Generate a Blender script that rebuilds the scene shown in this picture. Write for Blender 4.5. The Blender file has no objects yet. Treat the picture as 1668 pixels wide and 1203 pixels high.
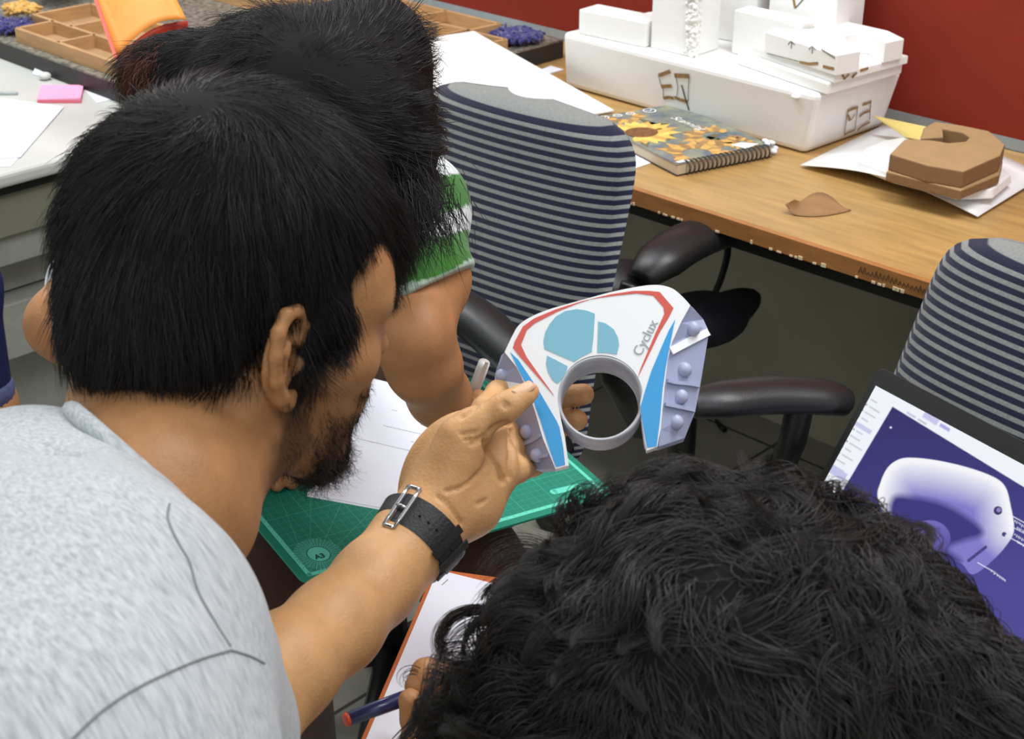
import bpy, bmesh, math, random
import numpy as np
from mathutils import Vector, Matrix

# ------------------------------------------------------------------ camera, world, lamps, exposure
SC = bpy.context.scene
COL = SC.collection
F = 2400.0; PITCH = math.radians(27.1); HEAD = math.radians(45.6); CZ = 1.62
_h = np.array([-math.cos(HEAD), math.sin(HEAD), 0.0]); RT = np.array([math.sin(HEAD), math.cos(HEAD), 0.0])
_z = np.array([0.0, 0.0, 1.0])
FW = math.cos(PITCH) * _h - math.sin(PITCH) * _z
UP = math.sin(PITCH) * _h + math.cos(PITCH) * _z
CAM = np.array([0.0, 0.0, CZ])
cd = bpy.data.cameras.new('camera'); cam = bpy.data.objects.new('camera', cd); COL.objects.link(cam)
cd.sensor_fit = 'HORIZONTAL'; cd.sensor_width = 36.0; cd.lens = 36.0 * F / 1668.0
cd.clip_start = 0.05; cd.clip_end = 60
_m = Matrix.Identity(4)
for i in range(3):
    _m[i][0] = RT[i]; _m[i][1] = UP[i]; _m[i][2] = -FW[i]; _m[i][3] = CAM[i]
cam.matrix_world = _m
cd.dof.use_dof = True; cd.dof.focus_distance = 1.42; cd.dof.aperture_fstop = 17.0
SC.camera = cam

W = bpy.data.worlds.new('room_light'); SC.world = W; W.use_nodes = True
_nt = W.node_tree; _bg = _nt.nodes['Background']; _bg.inputs[1].default_value = 1.0     # pale ceiling above, dimmer room around
_tc = _nt.nodes.new('ShaderNodeTexCoord'); _sx = _nt.nodes.new('ShaderNodeSeparateXYZ'); _cr = _nt.nodes.new('ShaderNodeValToRGB')
_mr = _nt.nodes.new('ShaderNodeMapRange'); _mr.inputs['From Min'].default_value = -1; _mr.inputs['From Max'].default_value = 1
_nt.links.new(_tc.outputs['Generated'], _sx.inputs[0]); _nt.links.new(_sx.outputs['Z'], _mr.inputs['Value']); _nt.links.new(_mr.outputs[0], _cr.inputs[0]); _nt.links.new(_cr.outputs[0], _bg.inputs[0])
_e = _cr.color_ramp.elements; _e[0].position = 0.42; _e[0].color = (.24, .24, .23, 1); _e[1].position = 0.75; _e[1].color = (.86, .89, .92, 1)

def area(name, loc, size, power, color=(1, 1, 1), target=None):
    l = bpy.data.lights.new(name, 'AREA'); l.shape = 'RECTANGLE'; l.size, l.size_y = size
    l.energy = power; l.color = color
    o = bpy.data.objects.new(name, l); COL.objects.link(o); o.location = loc
    if target is not None:
        o.rotation_euler = (Vector(target) - Vector(loc)).to_track_quat('-Z', 'Y').to_euler()
    return o
area('ceiling_tube_lamp', (-0.45, 1.75, 2.75), (1.25, 0.30), 34, (0.97, 0.99, 1.0))
area('ceiling_tube_lamp', (-2.3, 1.3, 2.75), (1.25, 0.30), 22, (0.97, 0.99, 1.0))
area('ceiling_tube_lamp', (0.3, -0.1, 2.75), (1.25, 0.30), 7, (0.97, 0.99, 1.0))
area('ceiling_tube_lamp', (-3.7, 1.5, 2.75), (1.25, 0.30), 20, (0.97, 0.99, 1.0))

SC.view_settings.view_transform = 'Standard'; SC.view_settings.look = 'None'
SC.view_settings.exposure = 0.0; SC.view_settings.gamma = 1.0
SC.view_settings.use_curve_mapping = False

# ------------------------------------------------------------------ placing helpers
def ray(x, y): return FW + (x - 834.0) / F * RT - (y - 601.5) / F * UP
def P(x, y, d): return CAM + d * ray(x, y)                 # the point seen at a pixel, at a given depth
def onz(x, y, z):
    v = ray(x, y); return CAM + v * ((z - CZ) / v[2])
def ony(x, y, Y):
    v = ray(x, y); return CAM + v * (Y / v[1])
def onx(x, y, X):
    v = ray(x, y); return CAM + v * (X / v[0])
def c2w(a): return RT * a[0] + UP * a[1] - FW * a[2]        # camera axes (right, up, towards viewer) to world
def unit(v):
    v = np.asarray(v, float); return v / np.linalg.norm(v)

class Frame:
    """a plane with an origin and two axes in it; n points out of it"""
    def __init__(s, o, ex, n):
        s.o = np.asarray(o, float); s.n = unit(n); ex = np.asarray(ex, float)
        s.ex = unit(ex - s.n * (ex @ s.n)); s.ey = np.cross(s.n, s.ex)
    def px(s, x, y, lift=0.0):
        v = ray(x, y); o = s.o + s.n * lift
        p = CAM + v * (((o - CAM) @ s.n) / (v @ s.n)) - s.o
        return np.array([p @ s.ex, p @ s.ey])
    def w(s, a, b, c=0.0): return s.o + a * s.ex + b * s.ey + c * s.n

# ------------------------------------------------------------------ materials
MATS = {}
def mat(name, color, rough=0.5, spec=0.5, metal=0.0, noise=0.0, nscale=40.0, bump=0.0, bscale=200.0, sss=0.0,
        emit=None, estr=0.0, alpha=1.0, trans=0.0, stretch=None, coat=0.0, sheen=0.0, vcol=None, color2=None):
    if name in MATS: return MATS[name]
    m = bpy.data.materials.new(name); m.use_nodes = True; MATS[name] = m
    nt = m.node_tree; b = nt.nodes['Principled BSDF']; L = nt.links.new
    c = (*color, 1)
    b.inputs['Base Color'].default_value = c; b.inputs['Roughness'].default_value = rough
    b.inputs['Specular IOR Level'].default_value = spec; b.inputs['Metallic'].default_value = metal
    if trans: b.inputs['Transmission Weight'].default_value = trans
    if coat: b.inputs['Coat Weight'].default_value = coat
    if sheen: b.inputs['Sheen Weight'].default_value = sheen
    if sss:
        b.inputs['Subsurface Weight'].default_value = sss
        b.inputs['Subsurface Radius'].default_value = (0.012, 0.005, 0.003); b.inputs['Subsurface Scale'].default_value = 0.6
    tc = nt.nodes.new('ShaderNodeTexCoord'); src = tc.outputs['Object']
    if stretch:
        mp = nt.nodes.new('ShaderNodeMapping'); mp.inputs['Scale'].default_value = stretch; L(src, mp.inputs[0]); src2 = mp.outputs[0]
    else: src2 = src
    if noise:
        n = nt.nodes.new('ShaderNodeTexNoise'); n.inputs['Scale'].default_value = nscale; n.inputs['Detail'].default_value = 5
        L(src2, n.inputs['Vector'])
        r = nt.nodes.new('ShaderNodeValToRGB'); L(n.outputs['Fac'], r.inputs[0])
        lo = tuple(max(0, k * (1 - noise)) for k in color); hi = color2 or tuple(min(1, k * (1 + noise)) for k in color)
        r.color_ramp.elements[0].position = 0.32; r.color_ramp.elements[1].position = 0.68
        r.color_ramp.elements[0].color = (*lo, 1); r.color_ramp.elements[1].color = (*hi, 1)
        L(r.outputs[0], b.inputs['Base Color'])
    if vcol:
        a = nt.nodes.new('ShaderNodeAttribute'); a.attribute_name = vcol
        if noise:
            mx = nt.nodes.new('ShaderNodeMix'); mx.data_type = 'RGBA'; mx.blend_type = 'MULTIPLY'; mx.inputs[0].default_value = 1
            L(r.outputs[0], mx.inputs[6]); L(a.outputs['Color'], mx.inputs[7]); L(mx.outputs[2], b.inputs['Base Color'])
        else: L(a.outputs['Color'], b.inputs['Base Color'])
    if bump:
        n2 = nt.nodes.new('ShaderNodeTexNoise'); n2.inputs['Scale'].default_value = bscale; n2.inputs['Detail'].default_value = 4
        L(src2, n2.inputs['Vector']); bp = nt.nodes.new('ShaderNodeBump'); bp.inputs['Strength'].default_value = bump
        bp.inputs['Distance'].default_value = 0.002; L(n2.outputs['Fac'], bp.inputs['Height']); L(bp.outputs[0], b.inputs['Normal'])
    if emit:
        b.inputs['Emission Color'].default_value = (*emit, 1); b.inputs['Emission Strength'].default_value = estr
    return m

def lin(r, g, b):
    f = lambda c: (c / 255.0 / 12.92) if c <= 10 else ((c / 255.0 + 0.055) / 1.055) ** 2.4
    return (f(r), f(g), f(b))

# ------------------------------------------------------------------ objects
def tag(o, label=None, cat=None, group=None, kind=None):
    if label: o['label'] = label
    if cat: o['category'] = cat
    if group: o['group'] = group
    if kind: o['kind'] = kind
    return o
def thing(name, loc, label, cat, group=None, rz=0.0):
    o = bpy.data.objects.new(name, None); COL.objects.link(o); o.empty_display_size = 0.05
    o.location = tuple(loc); o.rotation_euler = (0, 0, rz)
    return tag(o, label, cat, group)
def origin_of(o):
    p = np.zeros(3)
    while o is not None:
        p = p + np.array(o.location); o = o.parent
    return p
def mesh_obj(name, verts, faces, mats, parent=None, smooth=False, mi=None, local=False, label=None, loc=None):
    v = np.asarray(verts, float).reshape(-1, 3)
    if parent is not None and not local: v = v - origin_of(parent)
    o_loc = None
    if parent is None and not local:
        o_loc = np.array(loc) if loc is not None else np.array([v[:, 0].mean(), v[:, 1].mean(), v[:, 2].min()])
        v = v - o_loc
    me = bpy.data.meshes.new(name)
    if isinstance(faces, np.ndarray):
        nf, k = faces.shape
        me.vertices.add(len(v)); me.vertices.foreach_set('co', v.ravel())
        me.loops.add(nf * k); me.loops.foreach_set('vertex_index', faces.ravel().astype(np.int32))
        me.polygons.add(nf); me.polygons.foreach_set('loop_start', np.arange(0, nf * k, k, dtype=np.int32))
        me.update(calc_edges=True); me.validate()
    else:
        me.from_pydata([tuple(p) for p in v], [], faces)
    for m in (mats if isinstance(mats, (list, tuple)) else [mats]): me.materials.append(m)
    if mi is not None: me.polygons.foreach_set('material_index', np.asarray(mi, np.int32))
    if smooth: me.polygons.foreach_set('use_smooth', np.ones(len(me.polygons), bool))
    me.update()
    o = bpy.data.objects.new(name, me); COL.objects.link(o)
    if parent is not None: o.parent = parent
    if o_loc is not None: o.location = tuple(o_loc)
    if label: o['label'] = label
    return o
def children(o): return [c for c in bpy.data.objects if c.parent == o]
def copy_tree(o, parent=None):
    c = o.copy(); COL.objects.link(c)
    if parent is not None: c.parent = parent
    for ch in children(o): copy_tree(ch, c)
    return c

class MB:
    """collects shapes for one mesh"""
    def __init__(s): s.v = []; s.f = []; s.m = []; s.sm = []
    def add(s, v, f, m=0, smooth=False):
        n = len(s.v); s.v += [tuple(p) for p in v]; s.f += [tuple(i + n for i in q) for q in f]
        s.m += [m] * len(f); s.sm += [smooth] * len(f)
    def box(s, lo, hi, m=0, R=None, o=(0, 0, 0)):
        p = np.array([(x, y, z) for x in (lo[0], hi[0]) for y in (lo[1], hi[1]) for z in (lo[2], hi[2])], float)
        if R is not None: p = p @ np.asarray(R).T
        s.add(p + np.array(o), [(0, 1, 3, 2), (4, 6, 7, 5), (0, 4, 5, 1), (2, 3, 7, 6), (0, 2, 6, 4), (1, 5, 7, 3)], m)
    def hull8(s, a, b, m=0):        # two quads (lists of 4 points) joined
        s.add(list(a) + list(b), [(3, 2, 1, 0), (4, 5, 6, 7), (0, 1, 5, 4), (1, 2, 6, 5), (2, 3, 7, 6), (3, 0, 4, 7)], m)
    def prism(s, fr, pts, c0, c1, m=0, mside=None, shrink=None, smooth=False):
        """polygon pts in frame fr, from height c0 to c1 (c1 face may be inset about the centroid)"""
        pts = np.asarray(pts, float); n = len(pts)
        a2 = 0.5 * np.sum(pts[:, 0] * np.roll(pts[:, 1], -1) - np.roll(pts[:, 0], -1) * pts[:, 1])
        if a2 < 0: pts = pts[::-1]
        top = pts
        if shrink: 
            c = pts.mean(0); top = c + (pts - c) * shrink
        v = [fr.w(a, b, c0) for a, b in pts] + [fr.w(a, b, c1) for a, b in top]
        tri = tess(top)
        f = [tuple(n + i for i in t) for t in tri] + [tuple(reversed(t)) for t in tri]
        fs = [(i, (i + 1) % n, n + (i + 1) % n, n + i) for i in range(n)]
        if c1 < c0: f = [tuple(reversed(q)) for q in f]; fs = [tuple(reversed(q)) for q in fs]
        nb = len(s.v); s.v += [tuple(p) for p in v]
        for q in f: s.f.append(tuple(i + nb for i in q)); s.m.append(m); s.sm.append(False)
        for q in fs: s.f.append(tuple(i + nb for i in q)); s.m.append(m if mside is None else mside); s.sm.append(smooth)
    def tube(s, pts, rad, seg=10, m=0, caps=True, flat=None, closed=False):
        pts = np.asarray(pts, float); n = len(pts)
        rad = np.full(n, rad, float) if np.isscalar(rad) else np.asarray(rad, float)
        T = np.gradient(pts, axis=0)
        if closed: T = np.roll(pts, -1, 0) - np.roll(pts, 1, 0)
        T /= np.linalg.norm(T, axis=1)[:, None] + 1e-12
        ref = np.array([0, 0, 1.0]) if flat is None else np.asarray(flat, float)
        if abs(T[0] @ ref) > 0.95: ref = np.array([1.0, 0, 0])
        v = []
        for i in range(n):
            a = ref - T[i] * (ref @ T[i]); a /= np.linalg.norm(a) + 1e-12; ref = a if flat is None else ref
            b = np.cross(T[i], a)
            for k in range(seg):
                t = 2 * math.pi * k / seg; v.append(pts[i] + rad[i] * (math.cos(t) * a + math.sin(t) * b))
        f = []
        for i in range(n if closed else n - 1):
            j = (i + 1) % n
            for k in range(seg):
                k2 = (k + 1) % seg; f.append((i * seg + k, i * seg + k2, j * seg + k2, j * seg + k))
        if caps and not closed:
            f.append(tuple(reversed(range(seg)))); f.append(tuple((n - 1) * seg + k for k in range(seg)))
        s.add(v, f, m, True)
    def ribbon(s, pts, wid, thick, n, m=0):     # flat bar along pts with normal n
        pts = np.asarray(pts, float); n = unit(n); v = []; k = len(pts)
        wid = np.full(k, wid, float) if np.isscalar(wid) else np.asarray(wid, float)
        T = np.gradient(pts, axis=0); T /= np.linalg.norm(T, axis=1)[:, None]
        for i in range(k):
            b = unit(np.cross(n, T[i])) * wid[i] / 2
            v += [pts[i] - b, pts[i] + b, pts[i] + b + n * thick, pts[i] - b + n * thick]
        f = [(3, 2, 1, 0)]
        for i in range(k - 1):
            for j in range(4): f.append((i * 4 + j, i * 4 + (j + 1) % 4, i * 4 + 4 + (j + 1) % 4, i * 4 + 4 + j))
        f.append(tuple((k - 1) * 4 + j for j in range(4)))
        s.add(v, f, m)
    def ell(s, c, r, m=0, R=None, nu=20, nv=12):
        v = []; f = []; R = np.eye(3) if R is None else np.asarray(R)
        for i in range(nv + 1):
            t = math.pi * i / nv
            for j in range(nu):
                p = 2 * math.pi * j / nu
                v.append(np.array(c) + R @ np.array([r[0] * math.sin(t) * math.cos(p), r[1] * math.sin(t) * math.sin(p), r[2] * math.cos(t)]))
        for i in range(nv):
            for j in range(nu):
                j2 = (j + 1) % nu; f.append((i * nu + j, (i + 1) * nu + j, (i + 1) * nu + j2, i * nu + j2))
        s.add(v, f, m, True)
    def grid(s, G, m=0, thick=None, n=None, smooth=True):
        """G: (a,b,3) points; with thick, a slab"""
        G = np.asarray(G, float); a, b = G.shape[:2]
        if thick is None:
            s.add(G.reshape(-1, 3), [(i * b + j, (i + 1) * b + j, (i + 1) * b + j + 1, i * b + j + 1) for i in range(a - 1) for j in range(b - 1)], m, smooth)
            return
        H = G - np.asarray(n) * thick; N = a * b
        f = []
        for i in range(a - 1):
            for j in range(b - 1):
                q = (i * b + j, (i + 1) * b + j, (i + 1) * b + j + 1, i * b + j + 1)
                f.append(q); f.append(tuple(N + k for k in reversed(q)))
        rim = [(i, 0) for i in range(a)] + [(a - 1, j) for j in range(1, b)] + [(i, b - 1) for i in range(a - 2, -1, -1)] + [(0, j) for j in range(b - 2, 0, -1)]
        R = [i * b + j for i, j in rim]
        for k in range(len(R)):
            p, q = R[k], R[(k + 1) % len(R)]; f.append((q, p, N + p, N + q))
        s.add(np.concatenate([G.reshape(-1, 3), H.reshape(-1, 3)]), f, m, smooth)
    def build(s, name, mats, parent=None, local=False, label=None, bevel=0.0, fixn=True, loc=None):
        o = mesh_obj(name, s.v, s.f, mats, parent, False, s.m, local, label, loc)
        me = o.data
        me.polygons.foreach_set('use_smooth', np.array(s.sm, bool) if len(s.sm) == len(me.polygons) else np.zeros(len(me.polygons), bool))
        if fixn:
            bm = bmesh.new(); bm.from_mesh(me); bmesh.ops.recalc_face_normals(bm, faces=bm.faces); bm.to_mesh(me); bm.free()
        if bevel:
            md = o.modifiers.new('bevel', 'BEVEL'); md.width = bevel; md.segments = 3; md.limit_method = 'ANGLE'; md.angle_limit = math.radians(40)
        return o

def tess(pts):
    """ear clipping of a simple ccw polygon"""
    pts = np.asarray(pts, float); idx = list(range(len(pts))); out = []
    def cr(a, b, c): return (b[0] - a[0]) * (c[1] - a[1]) - (b[1] - a[1]) * (c[0] - a[0])
    guard = 0
    while len(idx) > 3 and guard < 5000:
        guard += 1; done = False
        for k in range(len(idx)):
            i, j, l = idx[k - 1], idx[k], idx[(k + 1) % len(idx)]
            a, b, c = pts[i], pts[j], pts[l]
            if cr(a, b, c) <= 1e-14: continue
            ok = True
            for q in idx:
                if q in (i, j, l): continue
                p = pts[q]
                if cr(a, b, p) >= 0 and cr(b, c, p) >= 0 and cr(c, a, p) >= 0: ok = False; break
            if ok: out.append((i, j, l)); idx.pop(k); done = True; break
        if not done: idx.pop(0)
    out.append(tuple(idx)); return out

def smooth_poly(pts, n=6, closed=True):
    """Catmull-Rom through pts"""
    p = np.asarray(pts, float); m = len(p); out = []
    for i in range(m if closed else m - 1):
        if closed: a, b, c, d = p[i - 1], p[i], p[(i + 1) % m], p[(i + 2) % m]
        else: a, b, c, d = p[max(i - 1, 0)], p[i], p[i + 1], p[min(i + 2, m - 1)]
        for t in np.linspace(0, 1, n, endpoint=False):
            out.append(0.5 * ((2 * b) + (c - a) * t + (2 * a - 5 * b + 4 * c - d) * t * t + (3 * b - a - 3 * c + d) * t ** 3))
    if not closed: out.append(p[-1])
    return np.array(out)

# ------------------------------------------------------------------ smooth solid surfaces (one continuous skin from blended limbs)
class Solid:
    def __init__(s): s.p = []
    def cap(s, a, b, ra, rb, k=0.01, op=1): s.p.append((0, np.asarray(a, float), np.asarray(b, float), ra, rb, k, op)); return s
    def chain(s, pts, rad, k=0.01, op=1):
        for i in range(len(pts) - 1): s.cap(pts[i], pts[i + 1], rad[i], rad[i + 1], k, op)
        return s
    def ell(s, c, R, r, k=0.01, op=1): s.p.append((1, np.asarray(c, float), np.asarray(R, float), np.asarray(r, float), None, k, op)); return s
    def half(s, o, n, k=0.004, op=-1): s.p.append((2, np.asarray(o, float), unit(n), None, None, k, op)); return s   # removes the side n points to
    @staticmethod
    def d1(q, p):
        if q[0] == 0:
            _, a, b, ra, rb, k, op = q; ab = b - a; L = ab @ ab + 1e-12
            t = np.clip(((p - a) @ ab) / L, 0, 1)
            return np.linalg.norm(p - a - t[..., None] * ab, axis=-1) - (ra + (rb - ra) * t)
        if q[0] == 1:
            _, c, R, r, _, k, op = q; x = (p - c) @ R.T
            k0 = np.linalg.norm(x / r, axis=-1); k1 = np.linalg.norm(x / (r * r), axis=-1) + 1e-9
            return k0 * (k0 - 1.0) / k1
        _, o, n = q[:3]
        return -((p - o) @ n)
    def ev(s, p, prims=None):
        d = np.full(p.shape[:-1], 1.0)
        for q in (s.p if prims is None else prims):
            e = s.d1(q, p); k = q[5]
            if q[6] > 0:
                h = np.clip(0.5 + 0.5 * (d - e) / k, 0, 1); d = d + (e - d) * h - k * h * (1 - h)
            else:
                e = -e; h = np.clip(0.5 - 0.5 * (d - e) / k, 0, 1); d = d + (e - d) * h + k * h * (1 - h)
        return d
    def mesh(s, lo, hi, h):
        lo = np.asarray(lo, float); n = np.ceil((np.asarray(hi) - lo) / h).astype(int) + 1
        B = 12; n = ((n + B - 1) // B) * B
        V = np.ones(tuple(n), np.float32)
        bi = np.stack(np.meshgrid(*[np.arange(k // B) for k in n], indexing='ij'), -1).reshape(-1, 3)
        cen = lo + (bi * B + B / 2 - 0.5) * h; rad = B * h * 0.9
        dc = s.ev(cen)
        D = [s.d1(q, cen) for q in s.p]
        loc = np.stack(np.meshgrid(*[np.arange(B)] * 3, indexing='ij'), -1).reshape(-1, 3) * h
        kmax = max(q[5] for q in s.p)
        V2 = V
        for i in range(len(bi)):
            a, b, c = bi[i] * B
            if abs(dc[i]) > rad * 1.25 + kmax * 0.3:
                V2[a:a + B, b:b + B, c:c + B] = 1.0 if dc[i] > 0 else -1.0; continue
            pr = [q for j, q in enumerate(s.p) if (q[6] > 0 and D[j][i] < dc[i] + 2.6 * rad + kmax * 2) or (q[6] < 0 and D[j][i] < 2.6 * rad + kmax * 2)]
            V2[a:a + B, b:b + B, c:c + B] = s.ev(lo + bi[i] * B * h + loc, pr).reshape(B, B, B)
        return nets(V2, lo, h)
    def build(s, name, lo, hi, h, m, parent, relax=1):
        v, f = s.mesh(lo, hi, h)
        for _ in range(relax): v = relax_mesh(v, f, 0.35)
        return mesh_obj(name, v, f, m, parent, True), v, f

def nets(V, lo, h):
    I = (V < 0); c = np.zeros(tuple(k - 1 for k in V.shape), np.uint8)
    sl = lambda o, k: slice(o, k - 1 + o)
    offs = [(i, j, k) for i in (0, 1) for j in (0, 1) for k in (0, 1)]
    for o in offs: c += I[tuple(sl(o[a], V.shape[a]) for a in range(3))]
    cells = np.argwhere((c > 0) & (c < 8)); vid = np.full(c.shape, -1, np.int32)
    vid[tuple(cells.T)] = np.arange(len(cells))
    val = {o: V[tuple((cells + o).T)] for o in offs}
    acc = np.zeros((len(cells), 3)); cnt = np.zeros(len(cells))
    for a in range(3):
        for o in offs:
            if o[a] == 1: continue
            o2 = list(o); o2[a] = 1; o2 = tuple(o2)
            va, vb = val[o], val[o2]; msk = (va < 0) != (vb < 0)
            t = np.where(msk, va / np.where(msk, va - vb, 1), 0)
            p = np.tile(np.array(o, float), (len(cells), 1)); p[:, a] += t
            acc[msk] += p[msk]; cnt[msk] += 1
    verts = lo + (cells + acc / np.maximum(cnt, 1)[:, None]) * h
    faces = []
    for a in range(3):
        b, d = (a + 1) % 3, (a + 2) % 3
        s0 = [slice(1, k - 1) for k in V.shape]; s1 = list(s0); s0[a] = slice(0, V.shape[a] - 1); s1[a] = slice(1, V.shape[a])
        A = I[tuple(s0)]; Bq = I[tuple(s1)]
        e = np.argwhere(A != Bq); 
        if not len(e): continue
        flip = A[tuple(e.T)]
        e = e + np.array([0 if k == a else 1 for k in range(3)])
        q = []
        for db, dd in ((0, 0), (1, 0), (1, 1), (0, 1)):
            x = e.copy(); x[:, b] -= 1 - db; x[:, d] -= 1 - dd; q.append(vid[tuple(x.T)])
        q = np.stack(q, 1); q = np.where(flip[:, None], q, q[:, ::-1]); faces.append(q[(q >= 0).all(1)])
    return verts, np.concatenate(faces).astype(np.int32)

def relax_mesh(v, f, w):
    acc = np.zeros_like(v); cnt = np.zeros(len(v))
    for a, b in ((0, 1), (1, 2), (2, 3), (3, 0)):
        for p, q in ((a, b), (b, a)):
            for k in range(3): acc[:, k] += np.bincount(f[:, p], weights=v[f[:, q], k], minlength=len(v))
            cnt += np.bincount(f[:, p], minlength=len(v))
    return v + w * (acc / np.maximum(cnt, 1)[:, None] - v)

def vert_normals(v, f):
    n = np.cross(v[f[:, 2]] - v[f[:, 0]], v[f[:, 3]] - v[f[:, 1]]); out = np.zeros_like(v)
    for k in range(4):
        for a in range(3): out[:, a] += np.bincount(f[:, k], weights=n[:, a], minlength=len(v))
    return out / (np.linalg.norm(out, axis=1)[:, None] + 1e-12)

def set_vcol(o, name, rgb):
    a = o.data.color_attributes.new(name, 'FLOAT_COLOR', 'POINT')
    c = np.ones((len(rgb), 4), np.float32); c[:, :3] = rgb; a.data.foreach_set('color', c.ravel())

# ------------------------------------------------------------------ hair strands
def sample_surface(v, f, n, rng, keep=None):
    a = np.linalg.norm(np.cross(v[f[:, 2]] - v[f[:, 0]], v[f[:, 3]] - v[f[:, 1]]), axis=1)
    if keep is not None: a = a * keep
    i = rng.choice(len(f), n, p=a / a.sum()); s, t = rng.random(n)[:, None], rng.random(n)[:, None]
    q = v[f[i]]
    return (q[:, 0] * (1 - s) + q[:, 1] * s) * (1 - t) + (q[:, 3] * (1 - s) + q[:, 2] * s) * t, i
def hair_obj(name, pts, rad, m, parent):
    """pts (n,k,3) strands; rad root radius"""
    n, k = pts.shape[:2]; hc = bpy.data.hair_curves.new(name)
    hc.add_curves([k] * n)
    p = (pts - origin_of(parent)).reshape(-1, 3).astype(np.float32)
    hc.attributes['position'].data.foreach_set('vector', p.ravel())
    r = hc.attributes.get('radius') or hc.attributes.new('radius', 'FLOAT', 'POINT')
    prof = np.array([1 - 0.85 * (t ** 1.6) for t in np.linspace(0, 1, k)])
    rr = (np.asarray(rad).reshape(-1, 1) * prof[None] * np.ones((n, 1))).astype(np.float32)
    r.data.foreach_set('value', rr.ravel())
    hc.materials.append(m)
    o = bpy.data.objects.new(name, hc); COL.objects.link(o); o.parent = parent
    return o
def vnoise(p, s, seed=0):
    """cheap smooth vector noise"""
    r = np.random.default_rng(seed); out = np.zeros(p.shape)
    for i in range(5):
        k = r.normal(size=(3, 3)) * s * (1 + 0.5 * i); ph = r.random(3) * 6.28
        out += np.sin(p @ k + ph) / (1 + 0.4 * i)
    return out / 2.2
# ================================================================== the setting
def plane_mat_tiles(name, color, grout, w, h, rough=0.4):
    m = mat(name, color, rough, 0.4, noise=0.10, nscale=9, bump=0.05, bscale=60)
    nt = m.node_tree; b = nt.nodes['Principled BSDF']; L = nt.links.new
    br = nt.nodes.new('ShaderNodeTexBrick'); br.offset = 0.0; br.inputs['Scale'].default_value = 1.0
    br.inputs['Mortar Size'].default_value = 0.004; br.inputs['Brick Width'].default_value = w; br.inputs['Row Height'].default_value = h
    tc = nt.nodes.new('ShaderNodeTexCoord'); L(tc.outputs['Object'], br.inputs['Vector'])
    src = b.inputs['Base Color'].links[0].from_socket
    mx = nt.nodes.new('ShaderNodeMix'); mx.data_type = 'RGBA'; L(br.outputs['Fac'], mx.inputs[0]); L(src, mx.inputs[6]); mx.inputs[7].default_value = (*grout, 1)
    L(mx.outputs[2], b.inputs['Base Color'])
    return m
M_floor = plane_mat_tiles('floor_tile', lin(150, 148, 136), lin(62, 58, 50), 0.45, 0.45)
M_wallgrey = mat('painted_grey', lin(186, 184, 162), 0.8, 0.2, noise=0.08, nscale=6, bump=0.1, bscale=90)
M_red = mat('red_paint', lin(134, 42, 27), 0.75, 0.25, noise=0.07, nscale=5, bump=0.15, bscale=260)
M_strip = mat('grey_strip', lin(150, 158, 160), 0.6, noise=0.1, nscale=20)
M_white_wall = mat('pale_wall', lin(205, 205, 198), 0.8, noise=0.04, nscale=5)
b = MB(); b.box((-4.6, -2.2, -0.05), (2.4, 2.49, 0)); tag(b.build('floor', M_floor), kind='structure')
b = MB(); b.box((-4.6, 2.49, 0), (2.4, 2.60, 2.8)); tag(b.build('wall_back', M_wallgrey), kind='structure')
b = MB(); b.box((-4.6, 2.4835, 0.772), (2.4, 2.4895, 2.8)); tag(b.build('trim_1', M_red), kind='structure')
b = MB(); b.box((-4.6, 2.482, 0.7505), (2.4, 2.4895, 0.7715)); tag(b.build('trim_2', M_strip), kind='structure')
b = MB(); b.box((-4.72, -2.2, 0), (-4.602, 2.60, 2.8)); tag(b.build('wall_left', M_white_wall), kind='structure')
# stepped masonry below the white table
M_mason = mat('grey_masonry', lin(150, 152, 142), 0.8, noise=0.13, nscale=14, bump=0.2, bscale=60)
b = MB()
b.box((-4.5, 0.0, 0.0), (-2.52, 1.84, 0.36)); b.box((-4.5, 0.0, 0.365), (-2.42, 1.84, 0.475))
b.box((-4.5, 0.0, 0.48), (-2.47, 1.84, 0.555)); 
for y in (0.1, 0.42, 0.74, 1.085, 1.45): b.box((-4.5, y, 0.56), (-2.40, y + 0.32, 0.618))
tag(b.build('trim_3', M_mason, bevel=0.003), kind='structure')

# ================================================================== desk and table
M_wood = mat('varnished_desk_wood', lin(178, 141, 86), 0.33, 0.5, noise=0.16, nscale=7, stretch=(1.2, 9, 1), bump=0.03, bscale=40)
M_lip = mat('desk_edge_wood', lin(166, 112, 62), 0.45, noise=0.15, nscale=12, stretch=(2, 9, 9))
M_black = mat('black_metal', lin(24, 24, 24), 0.45)
M_chip = mat('chipped_bare_wood', lin(226, 205, 165), 0.8)
M_ink = mat('dark_ink', lin(52, 40, 30), 0.7)
desk = thing('desk', (-1.25, 2.16, 0), 'long varnished wooden desk along the red wall under the foam blocks', 'desk')
b = MB(); b.box((-2.347, 1.853, 0.724), (-0.12, 2.48, 0.75)); b.build('desk_top', M_wood, desk)
b = MB(); b.box((-2.347, 1.841, 0.722), (-0.12, 1.853, 0.7498)); rng = random.Random(4)
for i in range(26):
    x = rng.uniform(-1.55, -0.95); w = rng.uniform(0.003, 0.009)
    b.box((x, 1.8395, 0.7215), (x + w, 1.8425, 0.7215 + rng.uniform(0.002, 0.006)), 1)
b.build('edge_lipping', [M_lip, M_chip], desk)
b = MB(); x0 = -1.065
for i in range(22):
    x = x0 + i * 0.0068; h = rng.uniform(0.006, 0.012)
    b.ribbon([(x, 1.8405, 0.731), (x + 0.003, 1.8405, 0.731 + h), (x + 0.005, 1.8405, 0.733)], 0.0012, 0.0005, (0, -1, 0))
b.build('ink_scribble', M_ink, desk)
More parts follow.
